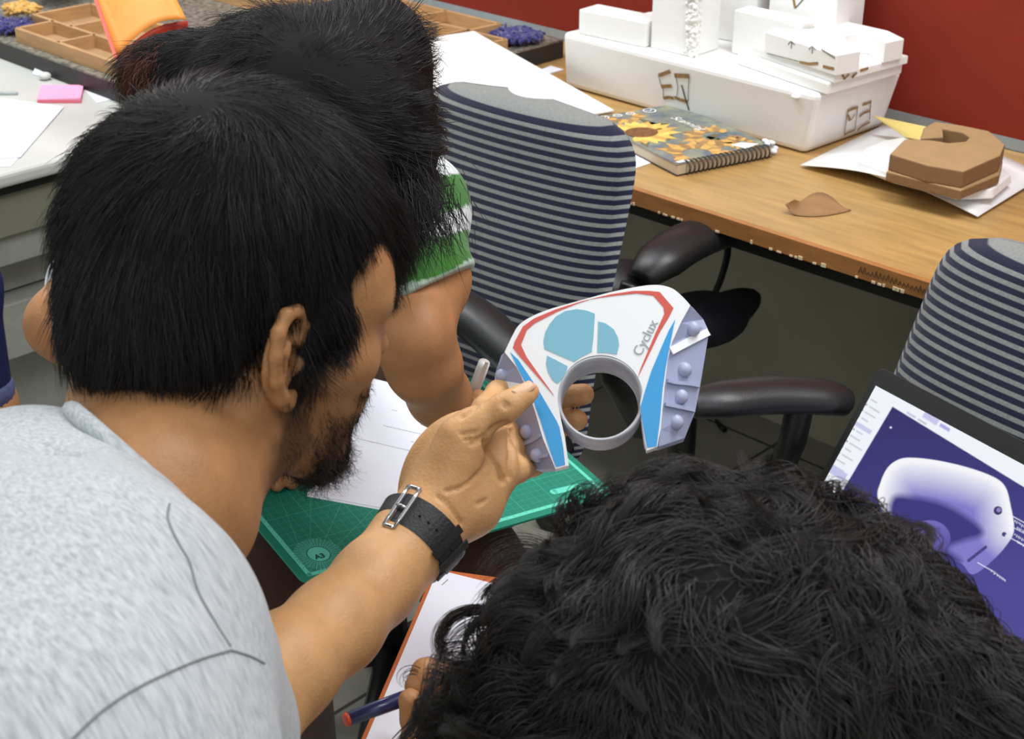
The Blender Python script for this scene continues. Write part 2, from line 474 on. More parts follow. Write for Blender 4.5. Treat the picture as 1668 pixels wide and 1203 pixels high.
b = MB(); b.box((-2.34, 1.862, 0.694), (-0.13, 1.885, 0.7238)); b.box((-2.34, 2.42, 0.694), (-0.13, 2.445, 0.7238)); b.build('under_rail', M_black, desk)
M_panel = mat('desk_side_laminate', lin(120, 116, 100), 0.6)
for x in (-0.955, -0.14):
    b = MB(); b.box((x, 1.87, 0.0), (x + 0.02, 2.44, 0.694)); b.build('side_panel', M_panel, desk)
b = MB(); b.box((-0.9575, 1.862, 0.0), (-0.9545, 1.87, 0.694)); b.box((-0.9575,1.862,0),(-0.935,1.8695,0.694)); b.build('edge_strip', M_black, desk)

M_tablewhite = mat('grey_white_laminate', lin(203, 204, 198), 0.35, 0.5, noise=0.05, nscale=9, bump=0.02, bscale=80)
wt = thing('table', (-3.3, 1.1, 0), 'grey-white laminate table at the left holding papers and pink notes', 'table')
b = MB(); b.box((-4.55, 0.0, 0.722), (-2.352, 2.478, 0.75)); b.build('table_top', M_tablewhite, wt, bevel=0.009)
b = MB(); b.box((-4.5, 0.03, 0.704), (-2.372, 2.46, 0.7218)); b.build('under_frame', M_black, wt)
M_apron = mat('olive_grey_apron', lin(128, 130, 110), 0.7, noise=0.06, nscale=12)
b = MB(); b.box((-4.5, 0.03, 0.622), (-2.385, 1.84, 0.7038)); b.build('apron', M_apron, wt)
b = MB()
b.box((-2.44, 2.40, 0), (-2.40, 2.44, 0.704)); b.build('leg', M_black, wt)

# ================================================================== black model base with wooden compartments
M_blackboard = mat('black_painted_board', lin(34, 34, 34), 0.5, noise=0.25, nscale=30, bump=0.1, bscale=50)
M_worn = mat('worn_black_edge', lin(120, 116, 104), 0.5, noise=0.6, nscale=90, bump=0.4, bscale=150)
M_tray = mat('pale_plywood', lin(190, 150, 102), 0.6, noise=0.14, nscale=12, stretch=(1, 1, 6), bump=0.05, bscale=50)
M_trayfloor = mat('pale_plywood_base', lin(176, 140, 98), 0.65, noise=0.12, nscale=10)
base = thing('display_base', (-2.9, 1.95, 0.75), 'thick black board carrying wooden compartments behind the seated people', 'display board')
b = MB(); b.box((-4.1, 1.50, 0.7505), (-2.165, 2.372, 0.788)); b.build('board', M_blackboard, base)
b = MB(); b.box((-4.1, 1.50, 0.788), (-2.165, 2.372, 0.792)); b.build('top_skin', M_worn, base)
tray = thing('compartment_tray', (-2.9, 1.95, 0.792), 'pale wooden tray divided into open compartments on the black board', 'tray')
def bar(bm, p, q, z0, z1, t, m=0):
    p = np.array(p[:2]); q = np.array(q[:2]); d = unit(q - p); n = np.array([-d[1], d[0]]) * t / 2
    a = [np.r_[p - n, z0], np.r_[q - n, z0], np.r_[q + n, z0], np.r_[p + n, z0]]
    bm.hull8(a, [v + np.array([0, 0, z1 - z0]) for v in a], m)
ZT0, ZT1 = 0.7925, 0.822
def tw(*segs):
    for (p, q) in segs:
        b = MB(); bar(b, p, q, ZT0, ZT1, 0.010); b.build('divider', M_tray, tray)
XL, XR = -3.0, -2.175
tw(((XL, 1.525), (-2.45, 1.525)), ((XL, 1.525), (XL, 1.614)), ((-3.085, 1.614), (-2.45, 1.614)), ((-3.085, 1.614), (-3.085, 1.76)),
   ((-3.085, 1.76), (-2.5, 1.76)), ((-2.83, 1.525), (-2.83, 1.614)), ((-2.93, 1.614), (-2.93, 1.76)), ((-2.62, 1.525), (-2.62, 1.614)),
   ((-3.1, 2.287), (-2.278, 2.287)), ((-3.1, 2.18), (-2.172, 2.20)), ((-2.278, 2.287), (-2.285, 2.192)), ((-2.45, 2.287), (-2.45, 2.185)),
   ((-2.66, 2.287), (-2.66, 2.185)), ((-2.86, 2.287), (-2.86, 2.182)), ((-3.1, 2.287), (-3.1, 2.05)), ((-2.172, 2.20), (-2.177, 2.172)), ((-3.1, 2.05), (-2.30, 2.08)), ((-2.30, 2.08), (-2.295, 2.19)),
   ((-2.56, 2.185), (-2.56, 2.08)), ((-2.80, 2.182), (-2.80, 2.07)))
b = MB(); b.box((-3.095, 2.05, 0.7922), (-2.29, 2.285, 0.7945)); b.box((-3.08, 1.615, 0.7922), (-2.5, 1.758, 0.7945)); b.box((-2.995, 1.53, 0.7922), (-2.45, 1.614, 0.7945)); b.build('tray_floor', M_trayfloor, tray)
# woollen fringes lying in the corners of the board
M_purple = mat('purple_wool', lin(48, 46, 112), 0.9, noise=0.35, nscale=120, sheen=0.4)
M_yellowwool = mat('mustard_wool', lin(216, 170, 84), 0.9, noise=0.3, nscale=120, sheen=0.4)
M_greenwool = mat('dark_green_wool', lin(40, 92, 50), 0.9)
def wool(name, label, c, rx, ry, n, m, seed, z=0.795, L=0.03):
    rg = np.random.default_rng(seed); bm = MB()
    for i in range(n):
        a = rg.random() * 6.28; r = math.sqrt(rg.random())
        p = np.array([c[0] + rx * r * math.cos(a), c[1] + ry * r * math.sin(a), z + 0.004 + 0.010 * rg.random()])
        d = rg.normal(size=3); d[2] *= 0.25; d = unit(d) * L
        bm.tube([p - d * 0.5, p + np.array([0, 0, 0.004]), p + d * 0.5], 0.0032, 6)
    o = bm.build(name, m); tag(o, label, 'wool', kind='stuff'); return o
wool('wool_tuft', 'purple-blue wool tuft in the right end corner of the black board', (-2.225, 2.285), 0.05, 0.05, 300, M_purple, 1)
wool('wool_tuft', 'purple wool fringe beside the wooden tray at the far left', (-3.092, 1.56), 0.050, 0.035, 200, M_purple, 2)
o = wool('wool_tuft', 'mustard yellow wool fringe at the far left above the purple wool', (-3.155, 1.625), 0.045, 0.03, 200, M_yellowwool, 3, z=0.812)

# white plastic bag and cloth heap behind the tray
s = Solid()
rg = np.random.default_rng(5)
for i in range(9):
    s.ell(np.array([-3.42 + 0.18 * rg.random(), 1.76 + 0.15 * rg.random(), 0.84 + 0.04 * rg.random()]), np.eye(3), np.array([0.07, 0.05, 0.05 + 0.04 * rg.random()]), 0.02)
s.half((0, 0, 0.7935), (0, 0, -1))
M_bag = mat('white_plastic_bag', lin(226, 230, 236), 0.3, 0.5, noise=0.04, nscale=30, bump=0.6, bscale=30)
o, _, _ = s.build('plastic_bag', (-3.56, 1.64, 0.78), (-3.12, 2.02, 1.02), 0.006, M_bag, None); tag(o, 'crumpled white plastic bag behind the wooden tray at top left', 'bag')

# orange folder standing in the tray
M_or = mat('orange_folder_paper', lin(240, 152, 62), 0.55, noise=0.03, nscale=30)
M_orred = mat('red_folder_cover', lin(190, 56, 34), 0.5)
M_pinkedge = mat('salmon_folder_edge', lin(232, 108, 92), 0.5)
fo = thing('folder', P(190, 92, 2.62), 'orange paper folder standing open in the wooden tray', 'folder')
b = MB(); G = []
for i in range(9):
    t = i / 8.0; row = []
    for j in range(9):
        u = j / 8.0
        xa, ya = 146 + (190 - 146) * t, -26 + (92 + 26) * t
        xb, yb = 268 + (304 - 268) * t, -40 + (32 + 40) * t
        x = xa + (xb - xa) * u; y = ya + (yb - ya) * u - 26 * t * math.sin(math.pi * min(1, u * 1.0)) * (0.8 if u < 0.6 else 0.8)
        row.append(P(x, y, 2.62 + 0.05 * u + 0.03 * (1 - t) + 0.02 * math.sin(u * 3.1)))
    G.append(row)
b.grid(G, 0, 0.0015, -FW); b.build('front_sheet', M_or, fo)
b = MB(); G = []
for i in range(7):
    t = i / 6.0
    G.append([P(143 + (186 - 143) * t + (6 * j), -28 + (96 + 28) * t, 2.614 + 0.003 * j) for j in range(2)])
b.grid(G, 0, 0.004, -FW, smooth=False); b.build('folded_edge', M_pinkedge, fo)
b = MB(); G = []
for i in range(5):
    t = i / 4.0
    G.append([P(191 + (306 - 191) * u, 92 + (34 - 92) * u - 16 * math.sin(math.pi * u) + 46 * t * (1 - 0.45 * u), 2.655 + 0.045 * u + 0.02 * t) for u in np.linspace(0, 1, 7)])
b.grid(G, 0, 0.0015, -FW); b.build('back_cover', M_orred, fo)

# ================================================================== left table things
M_paper = mat('white_paper', lin(232, 235, 244), 0.7, 0.3, noise=0.015, nscale=8)
M_board = mat('white_board_sheet', lin(234, 234, 230), 0.6, 0.3)
M_pink = mat('pink_sticky_paper', lin(255, 168, 205), 0.6); M_pinkred = mat('pink_pad_edge', lin(244, 120, 140), 0.6)
def flat_sheet(name, label, cat, pts, z, t, m, group=None):
    q = [np.array([*p[:2], z]) for p in pts]; b = MB(); b.hull8(q, [v + np.array([0, 0, t]) for v in q])
    return tag(b.build(name, m), label, cat, group)
pq = [onz(-70, 150, .752), onz(104, 174, .752), onz(33, 256, .752), onz(-60, 262, .752)]
flat_sheet('paper_sheet', 'white paper sheet on the left table, top of two', 'paper', pq, 0.7519, 0.0006, M_paper)
pq = [onz(-70, 155, .751), onz(101, 178, .751), onz(17, 271, .751), onz(-60, 272, .751)]
flat_sheet('paper_sheet', 'white paper sheet on the left table lying under another sheet', 'paper', pq, 0.7505, 0.0006, M_paper)
pq = [onz(137, 146, .7505), onz(190, 160, .7505), onz(158, 168, .7505)]
b = MB(); q = [np.array([*p[:2], 0.7505]) for p in pq]; b.add(q + [v + np.array([0, 0, .0006]) for v in q], [(2, 1, 0), (3, 4, 5), (0, 1, 4, 3), (1, 2, 5, 4), (2, 0, 3, 5)])
tag(b.build('paper_scrap', M_paper), 'white paper corner peeking out beside the pink sticky notes', 'paper')
pq = [onz(61, 168, .75), onz(132, 168, .75), onz(137, 144, .75), onz(68, 144, .75)]
pad = thing('sticky_note_pad', pq[0], 'pink sticky note pad lying on the grey-white table', 'sticky notes')
b = MB(); q = [np.array([*p[:2], 0.7505]) for p in pq]; b.hull8(q, [v + np.array([0, 0, .006]) for v in q]); b.build('note_stack', M_pinkred, pad)
b = MB(); q = [np.array([*p[:2], 0.7567]) for p in pq]; tl = [0.0008, 0.004, 0.001, 0.0008]
b.hull8(q, [v + np.array([0, 0, k]) for v, k in zip(q, tl)]); b.build('top_note', M_pink, pad)
e0 = onz(74, 130, .75); M_er = mat('white_rubber', lin(206, 206, 202), 0.6)
b = MB(); b.ell((e0[0], e0[1], .7585), (.013, .013, .008)); tag(b.build('eraser', M_er), 'small rounded grey-white eraser near the black board', 'eraser')
pq = [onz(53, 122, .7505), onz(60, 113, .7505), onz(76, 118, .7505), onz(68, 125, .7505)]
b = MB(); q = [np.array([*p[:2], .7508]) for p in pq]; b.hull8(q, [v + np.array([0, 0, .010 if i in (1, 2) else .002]) for i, v in enumerate(q)])
tag(b.build('paper_scrap', M_paper), 'small folded white paper scrap touching the grey-white eraser', 'paper')
M_clear = mat('clear_plastic', lin(205, 215, 214), 0.15, 0.6, trans=0.5)
a, c = onz(-40, 152, .753), onz(29, 152, .753); b = MB(); b.tube([a, a + (c - a) * .9, c], [.0045, .0045, .0025], 10)
tag(b.build('pen', M_clear), 'clear plastic pen on the left table edge of the picture', 'pen')

# white sheet leaning from the tray down to the desk
A, B, C = onz(1000, 182, .7535), onz(772, 53, .8285), onz(697, 64, .8285)
w = unit(C - B); n = unit(np.cross(B - A, w)); n = n if n[2] > 0 else -n
w = unit(w - n * (w @ n)); b = MB(); q = [A, B, B + w * .26, A + w * .26]
b.hull8([v + n * 0.0005 for v in q], [v + n * .0035 for v in q]); tag(b.build('board_sheet', M_board), 'large blank white board sheet sloping behind the left striped chair', 'board')
sc = onz(890, 117, .7505)
pq = [onz(876, 116, .751), onz(897, 108, .751), onz(918, 114, .751), onz(893, 121, .751)]
flat_sheet('paper_scrap', 'little white paper scrap between the black board and foam box', 'paper', pq, 0.7505, 0.002, M_paper)
pq = [onz(1012, 240, .7505), onz(1060, 266, .7505), onz(1018, 280, .7505), onz(950, 258, .7505)]
flat_sheet('paper_sheet', 'white paper sheet under the sunflower notebook', 'paper', pq, 0.7505, 0.001, M_paper)

# ================================================================== sunflower notebook
zc = 0.772
n0, n1, n2 = onz(1103, 268, zc), onz(1250, 239, zc), onz(1067, 177, zc)
nb = thing('notebook', n0 * np.array([1, 1, 0]) + np.array([0, 0, .752]), 'spiral notebook with a painted sunflower cover on the desk', 'notebook')
Sx = unit(n1 - n0); Ly = np.array([-Sx[1], Sx[0], 0])   # short side, long side
NL, NS = 0.297, 0.208
nf = Frame(np.array([n0[0], n0[1], zc]), Sx, (0, 0, 1))
M_cover = mat('notebook_cover_blue', lin(96, 118, 150), 0.3, 0.5, noise=0.45, nscale=26, color2=lin(150, 150, 120))
M_pages = mat('notebook_pages', lin(205, 188, 160), 0.7, noise=0.1, nscale=300, stretch=(1, 1, 30))
M_bb = mat('notebook_back', lin(66, 56, 48), 0.5)
def slab(fr, a0, a1, b0, b1, c0, c1, name, m, par, bev=0.0):
    b = MB(); b.prism(fr, [(a0, b0), (a1, b0), (a1, b1), (a0, b1)], c0, c1); return b.build(name, m, par, bevel=bev)
slab(nf, 0, NS, 0, NL, -0.0215, -0.0195, 'back_cover', M_bb, nb)
slab(nf, 0.002, NS - 0.002, 0.001, NL - 0.001, -0.0193, -0.0012, 'page_block', M_pages, nb)
cov = slab(nf, 0, NS, 0, NL, -0.001, 0.0002, 'front_cover', M_cover, nb)
M_pet = mat('petal_yellow', lin(238, 196, 96), 0.45, noise=0.18, nscale=60); M_pet2 = mat('petal_ochre', lin(212, 164, 84), 0.45, noise=0.2, nscale=60)
M_heart = mat('flower_heart_brown', lin(122, 76, 36), 0.6, noise=0.4, nscale=150); M_leafd = mat('leaf_olive', lin(96, 98, 62), 0.5, noise=0.2, nscale=40)
M_tan = mat('painted_tan', lin(160, 122, 76), 0.5, noise=0.3, nscale=40)
M_white = mat('white_print', lin(240, 240, 236), 0.5)
b = MB(); rg = np.random.default_rng(8)
def petal(c, ang, r0, r1, w, m, lift):
    d = np.array([math.cos(ang), math.sin(ang)]); e = np.array([-d[1], d[0]])
    pts = [c + d * r0 - e * w * .35, c + d * (r0 + (r1 - r0) * .55) - e * w * .5, c + d * r1, c + d * (r0 + (r1 - r0) * .55) + e * w * .5, c + d * r0 + e * w * .35]
    pts = [p for p in pts]; 
    if all(0.001 < p[0] < NS - .012 and 0.001 < p[1] < NL - .001 for p in pts): b.prism(nf, pts, lift, lift + .0002, m)
for (px_, py_, R, n_, h_) in ((1045, 216, .075, 22, True), (1165, 222, .07, 18, False), (1135, 250, .075, 18, False), (1015, 190, .05, 14, False), (1205, 232, .04, 14, False)):
    c = nf.px(px_, py_)
    for ring in range(2):
        for k in range(n_):
            petal(c, 6.283 * (k + .5 * ring) / n_ + rg.normal() * .06, R * .35, R * (1.0 - .2 * ring) * rg.uniform(.85, 1.05), R * .24, 1 if (k + ring) % 3 else 0, .0003 + .0002 * ring + .00001 * (k % 7)) if False else petal(c, 6.283 * (k + .5 * ring) / n_ + rg.normal() * .06, R * .35, R * (1.0 - .2 * ring) * rg.uniform(.85, 1.05), R * .24, (0 if (k + ring) % 3 else 1) if h_ else (1 if k % 2 else 4), .0003 + .00022 * ring + .00002 * (k % 7))
    if h_: b.prism(nf, [c + R * .42 * np.array([math.cos(t), .9 * math.sin(t)]) for t in np.linspace(0, 6.283, 28, endpoint=False)], .0009, .0011, 2)
for k in range(10):
    c = np.array([rg.uniform(.02, NS - .03), rg.uniform(.02, NL - .03)]); petal(c, rg.uniform(0, 6.28), 0, .05, .016, 3, .00026)
for (x_, y_, r_) in ((1058, 181, .012), (1027, 186, .008), (1006, 189, .008), (984, 192, .009)):
    c = nf.px(x_, y_)
    if c[0] < NS and c[1] < NL:
        ts = np.linspace(0, 6.283, 22); b.ribbon([nf.w(c[0] + r_ * math.cos(t), c[1] + r_ * math.sin(t), .0012) for t in ts], .0025, .0002, (0, 0, 1), 5)
        b.ribbon([nf.w(c[0] - r_ * .6, c[1] + r_ * .3, .0012), nf.w(c[0], c[1] - r_ * .2, .0012), nf.w(c[0] + r_ * .6, c[1] + r_ * .3, .0012)], .0025, .0002, (0, 0, 1), 5)
lp = [nf.px(*q) for q in ((1190, 237), (1207, 233), (1236, 235), (1215, 243))]; b.prism(nf, lp, .0012, .0014, 5)
lp = [nf.px(*q) for q in ((1083, 268), (1112, 261), (1128, 262), (1108, 267))]; lp = [np.clip(q, (.003, .003), (NS - .003, NL)) for q in lp]; b.prism(nf, lp, .0012, .0014, 5)
b.build('sunflower_print', [M_pet, M_pet2, M_heart, M_leafd, M_tan, M_white], cov)
def text_mesh(name, s, fr, a, b_, ang, size, m, parent, lift=0.0004, shear=0.0, thick=0.0002, align='LEFT', bold=0.0):
    cu = bpy.data.curves.new(name, 'FONT'); cu.body = s; cu.size = size; cu.extrude = thick; cu.shear = shear; cu.align_x = align; cu.offset = bold
    o = bpy.data.objects.new(name, cu); COL.objects.link(o)
    ex = fr.ex * math.cos(ang) + fr.ey * math.sin(ang); ey = np.cross(fr.n, ex); p = fr.w(a, b_, lift + thick)
    M = Matrix.Identity(4)
    for i in range(3): M[i][0] = ex[i]; M[i][1] = ey[i]; M[i][2] = fr.n[i]; M[i][3] = p[i]
    bpy.context.view_layer.update()
    me = bpy.data.meshes.new_from_object(o.evaluated_get(bpy.context.evaluated_depsgraph_get()))
    bpy.data.objects.remove(o); bpy.data.curves.remove(cu)
    me.transform(M); q = origin_of(parent); me.transform(Matrix.Translation(-Vector(q)))
    me.materials.clear(); me.materials.append(m)
    t = bpy.data.objects.new(name, me); COL.objects.link(t); t.parent = parent
    return t
ta, tb = nf.px(1091, 193), nf.px(1142, 214); dv = tb - ta
text_mesh('cover_lettering', 'Scanning', nf, ta[0], ta[1], math.atan2(dv[1], dv[0]), 0.026, M_white, cov, .0013, 0.3)
M_ring = mat('dark_wire', lin(74, 62, 52), 0.35, metal=0.6)
b = MB()
for k in range(19):
    a = 0.022 + (NS - 0.034) * k / 18.0
    for da in (-.0012, .0012):
        b.tube([nf.w(a + da, 0.004 + .0125 * math.cos(t), -0.0095 + .0118 * math.sin(t)) for t in np.linspace(0, 6.283, 17)[:-1]], .0009, 6, closed=True)
b.build('spiral_binding', M_ring, nb)
# torn white paper clinging at the end of the spiral
b = MB(); s_ = Solid()
for (x_, y_, z_, r_) in ((1247, 229, .776, .006), (1256, 232, .772, .007), (1262, 240, .763, .006), (1258, 246, .757, .008), (1250, 234, .774, .005)):
    s_.ell(onz(x_, y_, z_), np.eye(3), np.array([r_ * 1.3, r_ * .8, r_ * .6]), .003)
s_.half((0, 0, .7505), (0, 0, -1))
pc = onz(1255, 238, .765)
o, _, _ = s_.build('paper_scrap', pc - .04, pc + .04, .0016, M_paper, None); tag(o, 'crumpled white paper bits at the far end of the notebook spiral', 'paper')

# ================================================================== white foam box and foam pieces
M_foam = mat('white_foam', lin(240, 240, 237), 0.75, 0.3, noise=0.012, nscale=120, bump=0.12, bscale=260)
M_brush = mat('brown_brush_ink', lin(150, 116, 72), 0.7, noise=0.25, nscale=150); M_thin = mat('dark_pen_line', lin(74, 66, 56), 0.7)
fb = thing('foam_box', (-1.7, 2.31, .7505), 'long white foam box with brown brush marks standing by the red wall', 'box')
bot = [(-2.013, 2.210), (-1.408, 2.196), (-1.394, 2.438), (-2.0, 2.445)]; top = [(-2.0, 2.186), (-1.378, 2.174), (-1.358, 2.425), (-1.99, 2.455)]
b = MB(); b.hull8([(*p, .7508) for p in bot], [(*p, .871) for p in top]); b.build('box_body', M_foam, fb, bevel=.012)
fn = unit(np.cross(np.array([*bot[1], .75]) - np.array([*bot[0], .75]), np.array([*top[0], .871]) - np.array([*bot[0], .75]))); fn = fn if fn[1] < 0 else -fn
ff = Frame(np.array([*bot[0], .7508]), (1, 0, 0), fn)
en = unit(np.cross(np.array([*bot[2], .75]) - np.array([*bot[1], .75]), np.array([*top[1], .871]) - np.array([*bot[1], .75]))); en = en if en[0] > 0 else -en
fe = Frame(np.array([*bot[1], .7508]), (0, 1, 0), en)
def strokes(fr, lst, name, par, mats, lift=.0006):
    b = MB()
    for m_, w_, pts in lst:
        q = [fr.px(*p) for p in pts]; w = w_ if not np.isscalar(w_) else w_
        b.ribbon([fr.w(x[0], x[1], lift) for x in q], w, .0004, fr.n, m_)
    return b.build(name, mats, par)
c3 = lambda x, y: (900 + x / 3.971, y / 3.971)
strokes(ff, [(0, .0075, [c3(690, 487), c3(725, 475), c3(762, 460)]), (1, .0012, [c3(684, 482), c3(704, 550)]), (0, .007, [c3(703, 558), c3(772, 555)]), (1, .0012, [c3(715, 560), c3(720, 635)]),
    (0, .0065, [c3(718, 634), c3(752, 628), c3(786, 634)]), (0, .009, [c3(790, 487), c3(886, 492)]), (1, .0012, [c3(796, 480), c3(812, 560), c3(806, 620)]), (1, .0012, [c3(884, 480), c3(880, 560), c3(878, 652)]),
    (0, .0065, [c3(790, 628), c3(830, 645), c3(876, 656)]), (1, .003, [c3(836, 548), c3(858, 630), c3(884, 712)])], 'brush_mark', fb, [M_brush, M_thin])
c4 = lambda x, y: (1250 + x / 3.99, y / 3.99)
strokes(fe, [(0, .0055, [c4(508, 715), c4(540, 700), c4(577, 690)]), (1, .0014, [c4(508, 715), c4(488, 870)]), (1, .0014, [c4(574, 690), c4(556, 838)]), (0, .004, [c4(488, 868), c4(520, 850), c4(556, 836)]), (0, .005, [c4(512, 740), c4(524, 775)]), (0, .003, [c4(530, 775), c4(556, 735)]),
    (0, .0055, [c4(606, 672), c4(634, 664), c4(662, 654)]), (0, .0055, [c4(586, 750), c4(614, 726), c4(656, 712)]), (1, .0014, [c4(660, 645), c4(652, 770)]), (0, .0045, [c4(572, 838), c4(608, 808), c4(654, 786)])], 'brush_mark', fb, [M_brush, M_thin], .0045)
def dimple(px_, py_, fr):
    b = MB(); q = fr.px(px_, py_); b.ell(fr.w(q[0], q[1], 0), (.008, .008, .004)); b.build('moulded_dimple', M_foam, fb)
dimple(1296, 157, ff)
def foam_block(name, label, lo, hi, rz=0.0, rough=0.0, mname=None, bev=.003, group='white foam offcuts on the foam box'):
    c = (np.array(lo) + np.array(hi)) / 2; o = thing(name, (c[0], c[1], lo[2]), label, 'foam block', group, rz)
    h = (np.array(hi) - np.array(lo)) / 2; b = MB(); b.box((-h[0], -h[1], 0), (h[0], h[1], 2 * h[2]))
    k = b.build('foam_body', M_foam, o, local=True, bevel=bev); return o, k
# layer under the U piece
lid = thing('foam_step_block', (-1.47, 2.32, .8715), 'low stepped white foam block at the right end of the foam box', 'foam block')
q = [np.array(p) for p in ((-1.60, 2.235), (-1.366, 2.183), (-1.345, 2.395), (-1.575, 2.43))]
b = MB(); b.hull8([(*p, .8718) for p in q], [(*(p * 1.0), .893) for p in q]); b.build('lower_step', M_foam, lid, bevel=.003)
q2 = [np.array(p) for p in ((-1.575, 2.245), (-1.358, 2.19), (-1.334, 2.392), (-1.56, 2.43))]
b = MB(); b.hull8([(*p, .8932) for p in q2], [(*p, .908) for p in q2]); b.build('upper_step', M_foam, lid, bevel=.002)
lfr = Frame(np.array([-1.3575, 2.19, .8932]), (0, 1, 0), unit(np.cross(np.array([.024, .202, 0]), (0, 0, 1))))
strokes(lfr, [(0, .004, [c4(484, 482), c4(500, 514)]), (0, .003, [c4(500, 514), c4(530, 480)]), (0, .0045, [c4(548, 505), c4(580, 470)]), (0, .005, [c4(602, 458), c4(654, 442)])], 'brush_mark', lid, [M_brush, M_thin])
# U shaped piece
us = thing('foam_arch', (-1.43, 2.30, .9085), 'U-shaped white foam piece with small printed arrows on the stepped foam block', 'foam piece')
zt = .945
uf = Frame((0, 0, .9085), (1, 0, 0), (0, 0, 1))
up_px = [(1247, 52), (1262, 45), (1290, 48), (1322, 47), (1330, 44), (1322, 40), (1318, 36), (1352, 29), (1395, 38), (1447, 50), (1473, 63), (1442, 70), (1418, 56), (1396, 55), (1372, 58), (1385, 72), (1402, 83), (1364, 90)]
up = np.array([onz(x, y, zt)[:2] for x, y in up_px])
b = MB(); b.prism(uf, up, 0, zt - .9085); b.build('foam_body', M_foam, us, bevel=.0015)
e = up[17] - up[0]; un = unit(np.array([e[1], -e[0], 0])); un = un if un[1] < 0 else -un
ufr = Frame(np.array([*up[0], .9085]), (e[0], e[1], 0), un)
def arrow(x, y, s): return [(1, .0014, [(x, y + 9 * s), (x + 1, y - 2 * s)]), (1, .0014, [(x - 5 * s, y + 2 * s), (x, y - 3 * s), (x + 6 * s, y + 3 * s)])]
strokes(ufr, arrow(1289, 70, 1) + arrow(1323, 78, 1) + [(1, .0022, [(1339 + i * 3.2, 79 + i * 2.1), (1340.5 + i * 3.2, 83 + i * 2.1)]) for i in range(7)] + [(1, .001, [(1250, 87), (1275, 93), (1302, 100)]), (0, .005, [(1303, 101), (1318, 104), (1333, 103)]), (0, .005, [(1341, 108), (1359, 112)])], 'printed_mark', us, [M_brush, M_thin])
foam_block('foam_slab', 'low white foam slab on the left end of the foam box', (-1.965, 2.20, .8715), (-1.80, 2.262, .921), rz=.06, group=None)
o, k = foam_block('foam_pillar', 'tall white foam pillar with a crumbly rough corner edge', (-1.792, 2.214, .8715), (-1.690, 2.298, 1.06), rz=.02, group=None)
# crumbled corner edge of the pillar
bm = MB(); rg = np.random.default_rng(3)
cpos = np.array([0, 0, 0]); hx, hy = .051, .042
for i in range(420):
    z_ = rg.uniform(.0, .185); t_ = rg.normal() * .008
    # the corner facing the viewer is (+x,-y) turned by rz
    bm.ell((hx - .001 - abs(t_) * (1 if i % 2 else 0) + rg.normal() * .002, -hy + .001 + abs(t_) * (0 if i % 2 else 1) + rg.normal() * .002, z_ + .002), np.full(3, rg.uniform(.0025, .0055)), nu=8, nv=5)
bm.build('crumbled_edge', M_foam, o, local=True)
foam_block('foam_slab', 'plain white foam slab standing behind the arrowed piece', (-1.655, 2.29, .8715), (-1.50, 2.34, .955), rz=-.02, group=None)
o, k = foam_block('foam_slab', 'tallest white foam slab with a brown V mark near the red wall', (-1.625, 2.36, .8715), (-1.47, 2.45, 1.08), rz=-.05, group=None)
bpy.context.view_layer.update()
vf = Frame(np.array([-1.547, 2.405, .88]) + np.array([math.sin(-.05), -math.cos(-.05), 0]) * .0452 , (math.cos(-.05), math.sin(-.05), 0), (math.sin(-.05), -math.cos(-.05), 0))
strokes(vf, [(0, .006, [(1293, -6), (1297, 14)]), (1, .002, [(1297, 14), (1313, -4)])], 'brush_mark', o, [M_brush, M_thin])
foam_block('foam_slab', 'white foam slab leaning upright between pillar and tallest slab', (-1.79, 2.36, .8715), (-1.66, 2.44, 1.05), rz=.1, group=None)

# ================================================================== formed sheet, brown mock-up, yellow sheet, brown scrap
M_formed = mat('white_formed_plastic', lin(236, 237, 236), 0.4, 0.5)
fs = thing('formed_sheet', onz(1500, 290, .751), 'curved white formed plastic sheet under the brown mock-up', 'plastic sheet')
b = MB(); G = []
c00, c10, c11, c01 = onz(1303, 272, .752), onz(1592, 356, .752), onz(1700, 292, .752), onz(1446, 206, .752)
for i in range(13):
    u = i / 12.0; row = []
    for j in range(9):
        v = j / 8.0; p = (c00 * (1 - u) + c10 * u) * (1 - v) + (c01 * (1 - u) + c11 * u) * v
        p = p + np.array([0, 0, .004 + .022 * math.sin(math.pi * u) * (1 - .4 * v) + .004 * v]); row.append(p)
    G.append(row)
b.grid(G, 0, .0012, (0, 0, 1)); b.build('sheet', M_formed, fs)
rp = [(1395, 262), (1405, 243), (1440, 228), (1475, 222), (1610, 250), (1650, 285), (1620, 310), (1560, 312), (1456, 285)]
rf = Frame((0, 0, .770), (1, 0, 0), (0, 0, 1))
b = MB(); b.prism(rf, np.array([onz(x, y, .785)[:2] for x, y in rp]), 0, .016, shrink=.97); b.build('raised_form', M_formed, fs, bevel=.003)
M_mdf = mat('brown_card', lin(166, 135, 96), 0.8, 0.2, noise=0.06, nscale=30); M_mdf_d = mat('brown_card_edge', lin(132, 100, 66), 0.8, noise=0.1, nscale=60, stretch=(1, 1, 12))
mk = thing('headlamp_mockup', onz(1540, 260, .787), 'faceted brown card mock-up of the lamp housing on the white formed sheet', 'mock-up')
zt = .832; zb = .788
outer = [(995, 900), (1015, 830), (1090, 790), (1270, 815), (1440, 850), (1545, 940), (1515, 1010), (1275, 1115), (1040, 1075), (795, 1000), (890, 905), (1080, 912)]
notch = [(1175, 928), (1290, 918), (1312, 890), (1270, 862), (1140, 838), (1150, 880)]
tp = np.array([onz(*c4(x, y), zt)[:2] for x, y in outer + notch[:6]])
mf = Frame((0, 0, zb), (1, 0, 0), (0, 0, 1))
